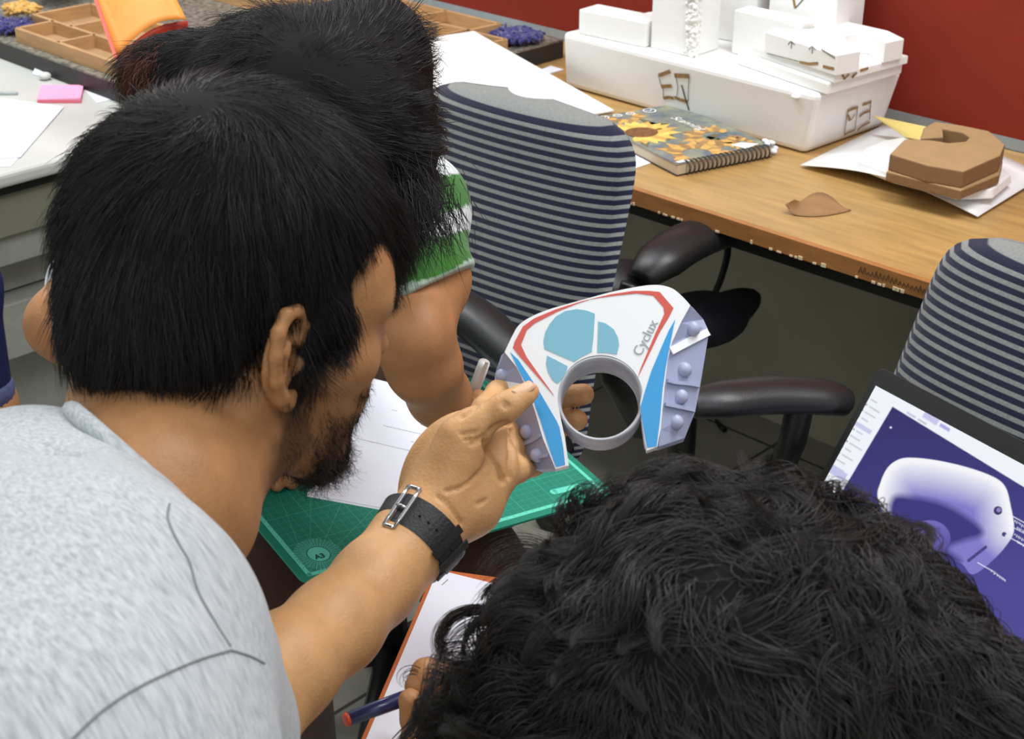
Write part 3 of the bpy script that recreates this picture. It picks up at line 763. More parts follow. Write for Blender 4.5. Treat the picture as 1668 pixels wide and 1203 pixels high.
cen = tp.mean(0); ring = np.array([onz(*c4(x, y), zt)[:2] for x, y in [(995, 900), (1015, 830), (1090, 790), (1270, 815), (1440, 850), (1545, 940), (1515, 1010), (1275, 1115), (1040, 1075), (795, 1000), (890, 905), (1080, 912), (1175, 928), (1290, 918), (1312, 890), (1270, 862), (1140, 838), (1145, 890)]])
b = MB(); b.prism(mf, ring, .016, zt - zb, 0, 1); o1 = b.build('upper_body', [M_mdf, M_mdf_d], mk, bevel=.002)
base_out = np.array([onz(*c4(x, y), zt)[:2] for x, y in [(995, 895), (1015, 828), (1090, 788), (1440, 848), (1547, 940), (1525, 1030), (1275, 1130), (785, 1010), (890, 903)]])
b = MB(); b.prism(mf, base_out, 0, .0158, 0, 1); b.build('base_slab', [M_mdf, M_mdf_d], mk, bevel=.002)
M_yel = mat('yellow_card', lin(228, 205, 122), 0.7)
q = [onz(1422, 189, .800), onz(1508, 207, .803), onz(1498, 228, .792), onz(1476, 224, .788)]
b = MB(); b.hull8(q, [v + np.array([0, 0, .0012]) for v in q]); tag(b.build('card_sheet', M_yel), 'yellow card sheet poking out between foam box and brown mock-up', 'card')
M_scrap = mat('brown_paper', lin(150, 112, 72), 0.8, noise=0.1, nscale=30)
c9 = lambda x, y: (1000 + x / 3.2077, 240 + y / 3.2077)
b = MB(); G = []
for i in range(11):
    u = i / 10.0; row = []
    xa, ya = 890 + (1240 - 890) * u, 345 + 22 * math.sin(math.pi * u) - 18 * u
    xb, yb = 940 + (1235 - 940) * u, 320 - 70 * math.sin(math.pi * min(1, u * 1.15)) ** 1 if u < .87 else 322
    for j in range(5):
        v = j / 4.0; z = .752 + .006 * math.sin(math.pi * u) * v + (.016 * max(0, .12 - u) / .12)
        row.append(onz(*c9(xa + (xb - xa) * v, ya + (yb - ya) * v), .752) * np.array([1, 1, 0]) + np.array([0, 0, z]))
    G.append(row)
b.grid(G, 0, .0008, (0, 0, 1)); tag(b.build('paper_scrap', M_scrap), 'torn brown paper scrap curling up on the bare desk', 'paper')
# ================================================================== striped office chairs
def stripe_mat(name, c_dark, c_light, period):
    m = mat(name, c_light, 0.9, 0.2, noise=0.12, nscale=260, bump=0.5, bscale=900, sheen=0.2)
    nt = m.node_tree; b = nt.nodes['Principled BSDF']; L = nt.links.new
    at = nt.nodes.new('ShaderNodeAttribute'); at.attribute_name = 'along'
    mu = nt.nodes.new('ShaderNodeMath'); mu.operation = 'MULTIPLY'; mu.inputs[1].default_value = 1.0 / period; L(at.outputs['Fac'], mu.inputs[0])
    fr = nt.nodes.new('ShaderNodeMath'); fr.operation = 'FRACT'; L(mu.outputs[0], fr.inputs[0])
    gt = nt.nodes.new('ShaderNodeValToRGB'); L(fr.outputs[0], gt.inputs[0]); e = gt.color_ramp.elements
    e[0].position = 0.0; e[0].color = (1, 1, 1, 1); e[1].position = 0.04; e[1].color = (0, 0, 0, 1)
    n1 = e.new(0.55); n1.color = (0, 0, 0, 1); n2 = e.new(0.62); n2.color = (1, 1, 1, 1)
    src = b.inputs['Base Color'].links[0].from_socket
    mx = nt.nodes.new('ShaderNodeMix'); mx.data_type = 'RGBA'; L(gt.outputs[0], mx.inputs[0]); mx.inputs[6].default_value = (*c_dark, 1); L(src, mx.inputs[7]); L(mx.outputs[2], b.inputs['Base Color'])
    return m
M_str = stripe_mat('navy_grey_stripe_fabric', lin(24, 26, 50), lin(130, 132, 129), 0.0132)
M_plast = mat('black_plastic', lin(30, 30, 31), 0.38, 0.5, bump=0.1, bscale=500)
M_dkfab = mat('dark_seat_fabric', lin(30, 31, 40), 0.9, bump=0.4, bscale=700)
def chair_back(par, W, H, z0, y0, rec, local=True):
    """cushion whose stripes follow its height; rec: recline (metres back over the height)"""
    nu, nv = 33, 49; G = []; along = []
    for side in (0, 1):
        for i in range(nv):
            s = -1 + 2 * i / (nv - 1); s = math.copysign(min(1, abs(s)) ** 0.8, s) if False else s
            w = W * max(0.02, (1 - abs(s) ** 13 if s > 0 else 1 - abs(s) ** 9)) ** 0.40 * (1.0 - 0.03 * max(0, s) )
            for j in range(nu):
                u = -1 + 2 * j / (nu - 1)
                x = w * u; z = z0 + H * (s + 1) / 2
                t = 0.034 * max(0.0, (1 - abs(u) ** 6)) ** .5 * max(0.0, 1 - abs(s) ** 24) ** .5
                y = y0 + rec * ((s + 1) / 2) ** 1.3 + 0.022 * u * u - 0.018 * math.cos((s + .45) * 2.2)
                G.append((x, y - t if side == 0 else y + t * 0.8, z)); along.append(min(z, z0 + H - 0.014) - (z0 + H - 0.014) + 0.0132 * 60.78)
    n = nu * nv; f = []
    for i in range(nv - 1):
        for j in range(nu - 1):
            a = i * nu + j; q = (a, a + 1, a + nu + 1, a + nu); f.append(q); f.append(tuple(n + k for k in reversed(q)))
    rim = [j for j in range(nu)] + [i * nu + nu - 1 for i in range(1, nv)] + [(nv - 1) * nu + j for j in range(nu - 2, -1, -1)] + [i * nu for i in range(nv - 2, 0, -1)]
    for k in range(len(rim)): p, q = rim[k], rim[(k + 1) % len(rim)]; f.append((q, p, n + p, n + q))
    o = mesh_obj('backrest', G, f, M_str, par, True, None, True)
    a = o.data.attributes.new('along', 'FLOAT', 'POINT'); a.data.foreach_set('value', np.array(along, np.float32))
    return o
def make_chair(name, label, loc, rz, H, z0, rec, W=0.235, base=True):
    c = thing(name, loc, label, 'chair', 'striped office chairs', rz)
    chair_back(c, W, H, z0, 0.20, rec)
    b = MB()                                   # plastic shell behind the cushion and the spine down to the seat
    for k in range(1):
        b.tube([(0, .27, z0 + H * .55), (0, .275, z0 + .05), (0, .24, z0 - .09), (0, .12, .405), (0, 0, .40)], [.03, .034, .034, .032, .03], 10)
    b.build('back_support', M_plast, c, local=True)
    b = MB(); G = []
    for i in range(13):
        v = -1 + i / 6.0; row = []
        for j in range(13):
            u = -1 + j / 6.0; k = max(abs(u), abs(v)); r = (abs(u) ** 4 + abs(v) ** 4) ** .25 or 1; sc = k / r
            row.append((.235 * u * sc, -.02 + .225 * v * sc, .478 + .012 * (1 - k ** 4) - .02 * max(0, -v) ** 4))
        G.append(row)
    b.grid(G, 0, .055, (0, 0, 1)); b.build('seat', M_dkfab, c, local=True)
    if base:
        b = MB(); b.tube([(0, 0, .42), (0, 0, .08)], .026, 14); b.build('gas_column', M_plast, c, local=True)
        for k in range(5):
            a = 6.283 * k / 5 + .3; d = np.array([math.cos(a), math.sin(a), 0]); b = MB()
            b.tube([d * .02 + (0, 0, .10), d * .16 + (0, 0, .09), d * .29 + (0, 0, .07)], [.026, .02, .015], 8); b.build('base_leg', M_plast, c, local=True)
            b = MB(); e = np.array([-d[1], d[0], 0]); ctr = d * .295 + np.array([0, 0, .0275])
            for s in (-1, 1): b.tube([ctr + e * s * .004, ctr + e * s * .024], .0265, 16)
            b.build('caster', M_plast, c, local=True)
    return c
ch1 = make_chair('office_chair', 'striped office chair in the middle with most of its backrest in view', (-1.512, 1.262, 0.0), .05, .565, .40, .10, .228)
ch2 = make_chair('office_chair', 'striped office chair at right with the open laptop on its seat', (-.676, 1.372, 0.0), -.09, .535, .36, .13, .25)
ch3 = thing('office_chair', (-1.40, 2.02, 0.0), 'black office chair pushed under the desk beside the hanging cable', 'chair')
def arm(par, pts, rads, post, flat=(0, 0, 1)):
    b = MB(); q = smooth_poly(pts, 5, False); r = np.interp(np.linspace(0, 1, len(q)), np.linspace(0, 1, len(rads)), rads)
    # pad: wider than it is thick
    b.tube(q, r, 14, flat=flat); v = np.array(b.v)
    for i in range(len(q)): 
        s = slice(i * 14, i * 14 + 14); v[s, 2] = q[i][2] + (v[s, 2] - q[i][2]) * .62
    b.v = [tuple(p) for p in v]; o = b.build('armrest', M_plast, par)
    b = MB(); b.tube(smooth_poly(post, 5, False), .019, 10); b.build('arm_post', M_plast, par)
arm(ch1, [P(690, 478, 2.02), P(722, 494, 2.0), P(770, 530, 1.97), P(830, 592, 1.93), P(880, 640, 1.92)], [.022, .036, .038, .034, .024], [P(850, 620, 1.94), P(880, 690, 1.96), P(900, 745, 1.98)])
arm(ch2, [P(1100, 672, 1.93), P(1150, 662, 1.94), P(1230, 650, 1.97), P(1310, 650, 1.99), P(1345, 657, 2.0)], [.026, .036, .037, .035, .026], [P(1272, 668, 1.99), P(1262, 720, 2.01), P(1248, 770, 2.06), P(1300, 830, 2.12)])
arm(ch3, [P(1045, 455, 2.36), P(1075, 425, 2.38), P(1125, 392, 2.43), P(1190, 372, 2.5), P(1240, 372, 2.56)], [.024, .044, .046, .042, .03], [P(1030, 462, 2.36), P(1022, 492, 2.37), P(1015, 540, 2.4), P(1030, 600, 2.46)])
b = MB(); b.ell(P(1165, 517, 2.62), (.036, .13, .04), nu=24); b.ell(P(1140, 520, 2.62), (.08, .10, .04)); b.build('seat', M_dkfab, ch3)
b = MB(); b.tube([P(1000, 440, 2.44), P(1010, 500, 2.42), P(1020, 600, 2.44), P(1060, 690, 2.5)], [.05, .055, .05, .04], 10); b.tube([P(985, 480, 2.44), P(1060, 482, 2.44)], .03, 10); b.build('back_support', M_plast, ch3)
b = MB(); p_ = P(1120, 560, 2.62); b.tube([p_, p_ * np.array([1, 1, 0]) + (0, 0, .10)], .026, 12)
b.build('gas_column', M_plast, ch3)
for k in range(5):
    a = 6.283 * k / 5 + .9; d = np.array([math.cos(a), math.sin(a), 0]); c0 = p_ * np.array([1, 1, 0]); b = MB()
    b.tube([c0 + d * .02 + (0, 0, .10), c0 + d * .16 + (0, 0, .09), c0 + d * .26 + (0, 0, .07)], [.026, .02, .015], 8); b.build('base_leg', M_plast, ch3)
    b = MB(); e = np.array([-d[1], d[0], 0]); ctr = c0 + d * .265 + np.array([0, 0, .0275])
    for s in (-1, 1): b.tube([ctr + e * s * .004, ctr + e * s * .024], .0265, 16)
    b.build('caster', M_plast, ch3)
# cable hanging from under the desk
b = MB(); b.tube(smooth_poly([P(1186, 394, 2.66), P(1184, 420, 2.68), P(1174, 455, 2.72), P(1160, 490, 2.76), P(1140, 560, 2.9), onz(1130, 640, .006), onz(1180, 700, .006)], 6, False), .0065, 8)
tag(b.build('power_cable', mat('black_rubber', lin(20, 20, 21), .5)), 'thick black cable hanging below the desk edge', 'cable')

# ================================================================== laptop on the right chair
w0 = math.radians(33); Wd = -(math.cos(w0) * _h - math.sin(w0) * RT); Nn = np.cross(Wd, (0, 0, 1.0)); tau = math.radians(32)
Hd = math.cos(tau) * np.array([0, 0, -1.0]) + math.sin(tau) * Nn
A = P(1432, 596, 1.95); LW, LH = .372, .25
lf = Frame(A, Wd, np.cross(Wd, -Hd)); 
if lf.n @ (CAM - A) < 0: lf = Frame(A, Wd, -np.cross(Wd, -Hd))
sy = 1 if lf.ey @ Hd > 0 else -1
hinge = A + Hd * LH
lap = thing('laptop', hinge - np.array([0, 0, .02]), 'open laptop showing a purple 3D model on its screen, on the right chair', 'laptop')
M_lap = mat('laptop_black', lin(26, 25, 26), 0.4, bump=.05, bscale=900); M_key = mat('laptop_keys', lin(18, 18, 19), .5)
def rrect(a0, a1, b0, b1, r, n=6):
    out = []
    for cx, cy, s in ((a1 - r, b1 - r, 0), (a0 + r, b1 - r, 1), (a0 + r, b0 + r, 2), (a1 - r, b0 + r, 3)):
        for t in np.linspace(0, math.pi / 2, n): out.append((cx + r * math.cos(t + s * math.pi / 2), cy + r * math.sin(t + s * math.pi / 2)))
    return out
bs = sorted((0, sy * LH))
b = MB(); b.prism(lf, rrect(0, LW, bs[0], bs[1], .012), -.008, 0); b.build('lid', M_lap, lap, bevel=.0015)
# picture on the display
d0 = lf.px(1427, 628); dx0, dx1 = d0[0], LW - d0[0]; dy0 = d0[1]; dy1 = sy * (LH - .03)
def poly_sd(p, poly):
    poly = np.asarray(poly, float); d = np.full(len(p), 1e9); ins = np.zeros(len(p), bool); n = len(poly)
    for i in range(n):
        a, c = poly[i], poly[(i + 1) % n]; e = c - a; t = np.clip(((p - a) @ e) / (e @ e), 0, 1)
        d = np.minimum(d, np.linalg.norm(p - a - t[:, None] * e, axis=1))
        cond = ((a[1] > p[:, 1]) != (c[1] > p[:, 1])) & (p[:, 0] < (c[0] - a[0]) * (p[:, 1] - a[1]) / ((c[1] - a[1]) if abs(c[1] - a[1]) > 1e-9 else 1e-9) + a[0])
        ins ^= cond
    return np.where(ins, -d, d)
nx, ny = 330, 210
ga, gb = np.meshgrid(np.linspace(dx0, dx1, nx), np.linspace(dy0, dy1, ny)); W3 = lf.o + ga.reshape(-1, 1) * lf.ex + gb.reshape(-1, 1) * lf.ey + .0006 * lf.n
V_ = W3 - CAM; dd = V_ @ FW; S = np.stack([(834 + F * (V_ @ RT) / dd - 1300) * 2.405, (601.5 - F * (V_ @ UP) / dd - 560) * 2.405], 1)
mixc = lambda a, c, t: a * (1 - t[:, None]) + c * t[:, None]
step = lambda x, w=3.0: np.clip(.5 - x / w, 0, 1)
dark1, dark2 = np.array(lin(50, 44, 104)), np.array(lin(78, 74, 150)); whitec = np.array(lin(244, 248, 255))
t = np.clip((S[:, 1] - 250) / 700, 0, 1); colr = mixc(np.tile(dark1, (len(S), 1)), dark2, t)
outer = smooth_poly([(312, 600), (322, 545), (348, 488), (388, 455), (440, 445), (540, 455), (660, 482), (765, 520), (812, 560), (832, 630), (846, 715), (832, 765), (770, 840), (686, 902), (640, 860), (560, 830), (430, 760), (350, 690)], 5)
so = poly_sd(S, outer); topd = np.full(len(S), 1e9)
for _a, _c in zip([(312, 600), (322, 545), (348, 488), (388, 455), (440, 445), (540, 455), (660, 482), (765, 520), (812, 560), (830, 620)], [(322, 545), (348, 488), (388, 455), (440, 445), (540, 455), (660, 482), (765, 520), (812, 560), (830, 620), (845, 715)]):
    _e = np.array(_c, float) - _a; _u = np.clip(((S - _a) @ _e) / (_e @ _e), 0, 1); topd = np.minimum(topd, np.linalg.norm(S - _a - _u[:, None] * _e, axis=1))
topd = np.clip((topd - 14) / 135.0, 0, 1) ** .9
lil = np.array(lin(132, 126, 205)); hs = mixc(np.tile(np.array(lin(250, 250, 255)), (len(S), 1)), lil, topd)
colr = mixc(colr, hs, step(so))
inner = smooth_poly([(372, 600), (440, 596), (560, 622), (650, 668), (718, 722), (715, 752), (660, 768), (590, 800), (640, 850), (560, 850), (420, 780), (360, 680)], 5); si = poly_sd(S, inner)
colr = mixc(colr, np.tile(np.array(lin(62, 58, 128)), (len(S), 1)), step(si, 30))
disc = np.hypot((S[:, 0] - 515) / 82, (S[:, 1] - 762) / 72) - 1; colr = mixc(colr, mixc(np.tile(np.array(lin(118, 110, 190)), (len(S), 1)), np.array(lin(88, 82, 160)), np.clip((S[:, 1] - 690) / 120, 0, 1)), step(disc * 75, 4))
for (x, y, r, cc) in ((783, 652, 17, (60, 52, 100)), (786, 650, 9, (150, 140, 200)), (807, 745, 9, (70, 60, 120))): colr = mixc(colr, np.tile(np.array(lin(*cc)), (len(S), 1)), step(np.hypot(S[:, 0] - x, S[:, 1] - y) - r))
def segd(a, c):
    a, c = np.array(a, float), np.array(c, float); e = c - a; u = np.clip(((S - a) @ e) / (e @ e), 0, 1); return np.linalg.norm(S - a - u[:, None] * e, axis=1)
for a, c, wd, cc in (((668, 848), (735, 795), 6, (72, 66, 130)), ((800, 652), (960, 740), 1.6, (240, 240, 255)), ((812, 748), (960, 830), 1.6, (240, 240, 255)), ((704, 856), (760, 888), 1.6, (240, 240, 255)), ((790, 690), (960, 780), 1.4, (230, 230, 255))):
    colr = mixc(colr, np.tile(np.array(lin(*cc)), (len(S), 1)), step(segd(a, c) - wd))
rg = np.random.default_rng(11)
for k in range(12):   # white caption words on the model
    a = np.array([760 + k * 4.6, 886 + k * 3.4]); colr = mixc(colr, np.tile(whitec, (len(S), 1)), step(segd(a, a + (rg.uniform(-2, 2), rg.uniform(3, 8))) - 1.3))
for r_ in range(4):
    for k in range(12):
        a = np.array([850 + k * 7 + (r_ % 2) * 10, 690 + r_ * 27 + k * 4.4]); colr = mixc(colr, np.tile(whitec, (len(S), 1)), step(segd(a, a + (rg.uniform(-2, 2), rg.uniform(3, 8))) - 1.5))
colr = mixc(colr, np.tile(whitec, (len(S), 1)), step(np.hypot(S[:, 0] - 363, S[:, 1] - 327) - 4))
# tool column on the left and ribbon at the top, task corner at bottom right
ux, uy = np.array([885 - 370, 560 - 245.0]), np.array([180 - 370, 565 - 245.0]); ux /= np.linalg.norm(ux); uy /= np.linalg.norm(uy)
M2 = np.linalg.inv(np.stack([ux, uy], 1)); q = (S - np.array([370, 245.0])) @ M2.T
ui = np.maximum(step(q[:, 0], 3), step(q[:, 1], 3)); ui = np.maximum(ui, step(430 * 0 + 712 - q[:, 1], 3) * (q[:, 0] > 560) )
uic = np.tile(whitec, (len(S), 1))
for k in range(14):
    y0 = 20 + k * 27; a = np.array([-88 + rg.uniform(0, 16), y0]); L_ = rg.uniform(25, 60)
    m_ = step(np.maximum(abs(q[:, 1] - y0) - 3, np.maximum(a[0] - q[:, 0], q[:, 0] - a[0] - L_)), 4) * .45; uic = mixc(uic, np.array(lin(120, 122, 150)), m_)
    m_ = step(np.hypot(q[:, 0] - a[0] + 12, q[:, 1] - y0) - 4, 3) * .7; uic = mixc(uic, np.array(lin(70, 76, 110)), m_)
for (x0, x1, y0, y1, cc) in ((-100, -62, -62, -40, (110, 104, 200)), (120, 185, -52, -26, (205, 200, 240)), (196, 240, -44, -30, (176, 172, 232)), (-105, -20, 122, 140, (206, 206, 240)), (-105, -15, 318, 350, (200, 200, 240)), (60, 100, -14, -6, (200, 200, 225)), (110, 150, -14, -6, (200, 200, 225))):
    m_ = step(np.maximum(np.maximum(x0 - q[:, 0], q[:, 0] - x1), np.maximum(y0 - q[:, 1], q[:, 1] - y1)), 4); uic = mixc(uic, np.tile(np.array(lin(*cc)), (len(S), 1)), m_)
colr = mixc(colr, uic, ui)
f_ = np.array([[i * nx + j, i * nx + j + 1, (i + 1) * nx + j + 1, (i + 1) * nx + j] for i in range(ny - 1) for j in range(nx - 1)], np.int32)
if (np.cross(lf.ex, lf.ey) @ lf.n) * (dy1 - dy0) < 0: f_ = f_[:, ::-1].copy()
M_scr = mat('lit_display', (0, 0, 0), .25, .3, emit=(1, 1, 1), estr=0.95)
nt = M_scr.node_tree; at_ = nt.nodes.new('ShaderNodeAttribute'); at_.attribute_name = 'picture'; nt.links.new(at_.outputs['Color'], nt.nodes['Principled BSDF'].inputs['Emission Color'])
o = mesh_obj('display', W3, f_, M_scr, lap); set_vcol(o, 'picture', colr)
# base with keys
hb = hinge + np.array([0, 0, -.0]); bf = Frame(hb, Wd, (0, 0, 1)); s2 = 1 if bf.ey @ Nn > 0 else -1; b2 = sorted((s2 * .004, s2 * .25))
b = MB(); b.prism(bf, rrect(0, LW, b2[0], b2[1], .012), -.022, -.002); b.build('keyboard_base', M_lap, lap, bevel=.002)
b = MB()
for i in range(5):
    for j in range(15): a0 = .02 + j * .0222; b.prism(bf, [(a0, s2 * (.03 + i * .019)), (a0 + .018, s2 * (.03 + i * .019)), (a0 + .018, s2 * (.045 + i * .019)), (a0, s2 * (.045 + i * .019))], -.002, .0005)
b.build('keyboard', M_key, lap)
b = MB(); b.tube([hinge + Wd * .03, hinge + Wd * (LW - .03)], .006, 10); b.build('hinge', M_lap, lap)

# ================================================================== cutting mat
mO = np.array([-1.0893, .7971, .6892]); mu = unit(np.array([-1.0293, 1.2096, .6381]) - mO); mv = np.array([-1.3526, .8405, .7301]) - mO
mn = unit(np.cross(mu, mv)); mf_ = Frame(mO, mu, mn)
M_mat = mat('green_mat_vinyl', lin(26, 128, 104), .45, .4, noise=.05, nscale=60); M_mint = mat('mint_print', lin(98, 210, 184), .5); M_mline = mat('pale_green_line', lin(72, 166, 142), .5); M_mdark = mat('dark_green_print', lin(20, 92, 76), .5)
cm = thing('cutting_mat', mO, 'green gridded cutting mat with white papers lying on it', 'cutting mat')
b = MB(); b.prism(mf_, rrect(-.015, .435, -.015, .285, .014), -.003, 0); b.build('mat_sheet', M_mat, cm)
b = MB()
def ml(a0, b0, a1, b1, w, m, c=.00015):
    p, q = np.array([a0, b0]), np.array([a1, b1]); d = q - p; e = np.array([-d[1], d[0]]) / np.linalg.norm(d) * w / 2
    b.add([mf_.w(*(p - e), c), mf_.w(*(q - e), c), mf_.w(*(q + e), c), mf_.w(*(p + e), c)], [(0, 1, 2, 3)], m)
for i in range(43): ml(i * .01, 0, i * .01, .27, .0009 if i % 5 == 0 else .00042, 1 if i % 5 else 2)
for j in range(28): ml(0, j * .01, .42, j * .01, .0009 if j % 5 == 0 else .00042, 1 if j % 5 else 2)
for a in (30, 45, 60, 75):
    a = math.radians(a); L_ = min(.27 / math.sin(a), .42 / math.cos(a)); ml(0, 0, L_ * math.cos(a), L_ * math.sin(a), .0007, 1, .0002)
for (a0, b0, a1, b1) in ((-.0028, -.0055, -.0028, .2755), (.4228, -.0055, .4228, .2755), (-.005, -.0028, .425, -.0028), (-.005, .2728, .425, .2728)): ml(a0, b0, a1, b1, .0052, 0, .0002)
for i in range(43): ml(i * .01, -.0035, i * .01, -.0012, .0005, 3, .0003)
for i in range(28): ml(-.0035, i * .01, -.0012, i * .01, .0005, 3, .0003)
dc = mf_.px(519, 902)
for k in range(72):
    a = 6.283 * k / 72
    ml(dc[0] + .014 * math.cos(a), dc[1] + .014 * math.sin(a), dc[0] + .028 * math.cos(a), dc[1] + .028 * math.sin(a), .0009, 0 if k % 2 else 1, .0003)
for r_ in (.0165, .021, .025):
    ts = np.linspace(0, 6.283, 49)
    for k in range(48): ml(dc[0] + r_ * math.cos(ts[k]), dc[1] + r_ * math.sin(ts[k]), dc[0] + r_ * math.cos(ts[k + 1]), dc[1] + r_ * math.sin(ts[k + 1]), .0007, 1, .00032)
b.prism(mf_, [(dc[0] + .0125 * math.cos(t), dc[1] + .0125 * math.sin(t)) for t in np.linspace(0, 6.283, 30)[:-1]], .0001, .0003, 0)
p1, p2 = mf_.px(902, 801), mf_.px(941, 792); dv = unit(p2 - p1)
e = np.array([-dv[1], dv[0]]); b.prism(mf_, [p1 - e * .005, p2 - e * .005, p2 + e * .005, p1 + e * .005], .0001, .0003, 0)
b.prism(mf_, [p1 + .005 * np.array([math.cos(t), math.sin(t)]) for t in np.linspace(0, 6.283, 16)[:-1]], .0001, .0003, 0); b.prism(mf_, [p2 + .005 * np.array([math.cos(t), math.sin(t)]) for t in np.linspace(0, 6.283, 16)[:-1]], .0001, .0003, 0)
b.build('printed_grid', [M_mint, M_mline, M_mline, M_mdark], cm, fixn=False)
ta = mf_.px(515, 911); tb = mf_.px(535, 906); dv = tb - ta
text_mesh('size_lettering', 'A3', mf_, ta[0], ta[1], math.atan2(dv[1], dv[0]), .0105, M_mdark, cm, .0004, bold=.0003)
# papers on the mat
q = [mf_.px(*p) for p in ((606, 617), (500, 806), (789, 859), (880, 690))]
for k, (lab, dz, off) in enumerate((('white printed answer sheet on the green mat, topmost of the papers', .0016, 0), ('white sheet just under the printed sheet on the green mat', .0006, .0025))):
    b = MB(); qq = [np.array(p) + np.array([-off * .6, -off]) for p in q]
    b.prism(mf_, qq, dz - .0006, dz)
    if k: tag(b.build('paper_sheet', M_paper), lab, 'paper'); continue
    top_sheet, top_lab = b, lab
c6 = lambda x, y: (560 + x / 3.343, 560 + y / 3.343)
b = top_sheet
for a, c in (((260, 365), (295, 372)), ((365, 388), (490, 412)), ((415, 445), (515, 465)), ((215, 450), (510, 517)), ((365, 537), (475, 560)), ((70, 520), (445, 607)), ((335, 678), (390, 690)), ((120, 300), (128, 302))):
    p_, q_ = mf_.px(*c6(*a)), mf_.px(*c6(*c)); n_ = max(2, int(np.linalg.norm(q_ - p_) / .004))
    for i in range(n_):
        u0, u1 = i / n_, (i + .72) / n_; ml_ = [p_ + (q_ - p_) * u0, p_ + (q_ - p_) * u1]; e = unit(q_ - p_); e = np.array([-e[1], e[0]]) * .0004
        b.add([mf_.w(*(ml_[0] - e), .0019), mf_.w(*(ml_[1] - e), .0019), mf_.w(*(ml_[1] + e), .0019), mf_.w(*(ml_[0] + e), .0019)], [(0, 1, 2, 3)], 1)
tag(b.build('paper_sheet', [M_paper, mat('grey_print', lin(120, 120, 122), .7)], fixn=False), top_lab, 'paper')
# clipboard and its paper
k0, k1, k2 = P(714, 927, 1.36), P(588, 1215, 1.10), P(868, 948, 1.40)
kn = unit(np.cross(k1 - k0, k2 - k0)); kf = Frame(k0, k2 - k0, kn if kn[2] > 0 else -kn)
cb = thing('clipboard', kf.w(.1, -.12), 'orange-brown board edge under white paper beside the curly hair', 'clipboard')
M_ob = mat('orange_brown_board', lin(186, 98, 42), .5, noise=.1, nscale=20)
q = [kf.px(*p) for p in ((708, 926), (583, 1216))]; ks = 1 if q[1][1] > 0 else -1
dl = unit(q[1] - q[0]); dr_ = np.array([1.0, .0]); 
b = MB(); b.prism(kf, [q[0], q[0] + dl * .31, q[0] + dl * .31 + dr_ * .23, q[0] + dr_ * .23], -.0035, 0); b.build('board', M_ob, cb)
q2_ = kf.px(713, 929); b = MB(); b.prism(kf, [q2_, q2_ + dl * .297, q2_ + dl * .297 + dr_ * .2, q2_ + unit(kf.px(860, 965) - q2_) * .2], .0004, .001)
pp = thing('paper_sheet', kf.w(*q2_), 'white drawing paper on the orange-brown board at the bottom', 'paper'); b.build('sheet', M_paper, pp)
b = MB(); p_, q_ = kf.px(719, 954), kf.px(729, 945); b.ribbon([kf.w(*p_, .0011), kf.w(*q_, .0011)], .0008, .0001, kf.n); b.build('pencil_stroke', mat('pencil_grey', lin(130, 130, 130), .7), pp)
# pens
M_blue = mat('navy_pen_barrel', lin(38, 44, 92), .25, .6, coat=.3); M_tip = mat('orange_red_cap', lin(206, 78, 48), .4)
pn = thing('pen', P(640, 1140, 1.06), 'navy blue pen with an orange end held over the paper', 'pen')
a, c = P(566, 1171, 1.045), P(742, 1106, 1.09); b = MB(); b.tube([a, a + (c - a) * .5, c], [.0052, .0058, .0058], 14); b.build('barrel', M_blue, pn)
b = MB(); d_ = unit(c - a); b.tube([a - d_ * .0022, a + d_ * .0005], [.0044, .0054], 14); b.build('end_cap', M_tip, pn)
M_wpen = mat('white_pen_plastic', lin(226, 226, 222), .35)
wp = thing('pen', P(770, 640, 1.66), 'white capped pen standing up behind the thumb of the nearest hand', 'pen')
a, c = P(766, 652, 1.68), P(789, 590, 1.64); b = MB(); b.tube([a, a + (c - a) * .5, c], [.0062, .0068, .0066], 12); b.build('barrel', M_wpen, wp)
b = MB(); b.ribbon([a + (c - a) * .5 - FW * .008 + RT * .003, c - FW * .009 + RT * .003], .004, .0015, -FW); b.build('pocket_clip', M_wpen, wp)
# ================================================================== the lamp housing held in the hand
dn = unit(c2w((-.05, .25, .965))); df = Frame(P(985, 640, 1.150), RT, dn)
if df.ey @ UP < 0: df = Frame(P(985, 640, 1.150), -RT, dn)
c5 = lambda x, y: (780 + x / 3.343, 430 + y / 3.343)
D5 = lambda x, y: df.px(*c5(x, y))
M_dw = mat('white_shell_plastic', lin(240, 240, 240), .4, .5); M_dg = mat('grey_lamp_panel', lin(168, 176, 206), .45, .4)
M_ringm = mat('grey_ring_print', lin(188, 190, 196), .5, .4, noise=.14, nscale=60, bump=.2, bscale=160)
M_dblue = mat('blue_sticker', lin(0, 150, 214), .35, .5); M_dred = mat('red_sticker', lin(208, 74, 56), .35, .5); M_dteal = mat('teal_window', lin(116, 178, 198), .35, .5)
M_dtext = mat('grey_lettering', lin(158, 170, 174), .5)
dv = thing('bike_lamp', P(985, 640, 1.17), 'white horseshoe lamp housing with blue stripes and teal windows held in hand', 'lamp housing')
outl = smooth_poly([(140, 478), (158, 440), (182, 390), (215, 335), (270, 294), (370, 250), (500, 212), (600, 184), (720, 152), (840, 127), (930, 114), (1000, 116), (1060, 136), (1110, 178), (1152, 224)], 4, False)
rleg_out = [(1100, 318), (1052, 425), (1028, 520), (1010, 680), (990, 900), (972, 994)]
rleg_in = [(915, 1014), (902, 955), (886, 850), (878, 760)]
cc, cr = np.array([662.0, 728.0]), 233.0
a0 = math.atan2(690 - cc[1], 878 - cc[0]); a1 = math.atan2(790 - cc[1], 440 - cc[0])
ts = np.linspace(a0, -2 * math.pi + a1 if a1 > 0 else a1, 40)
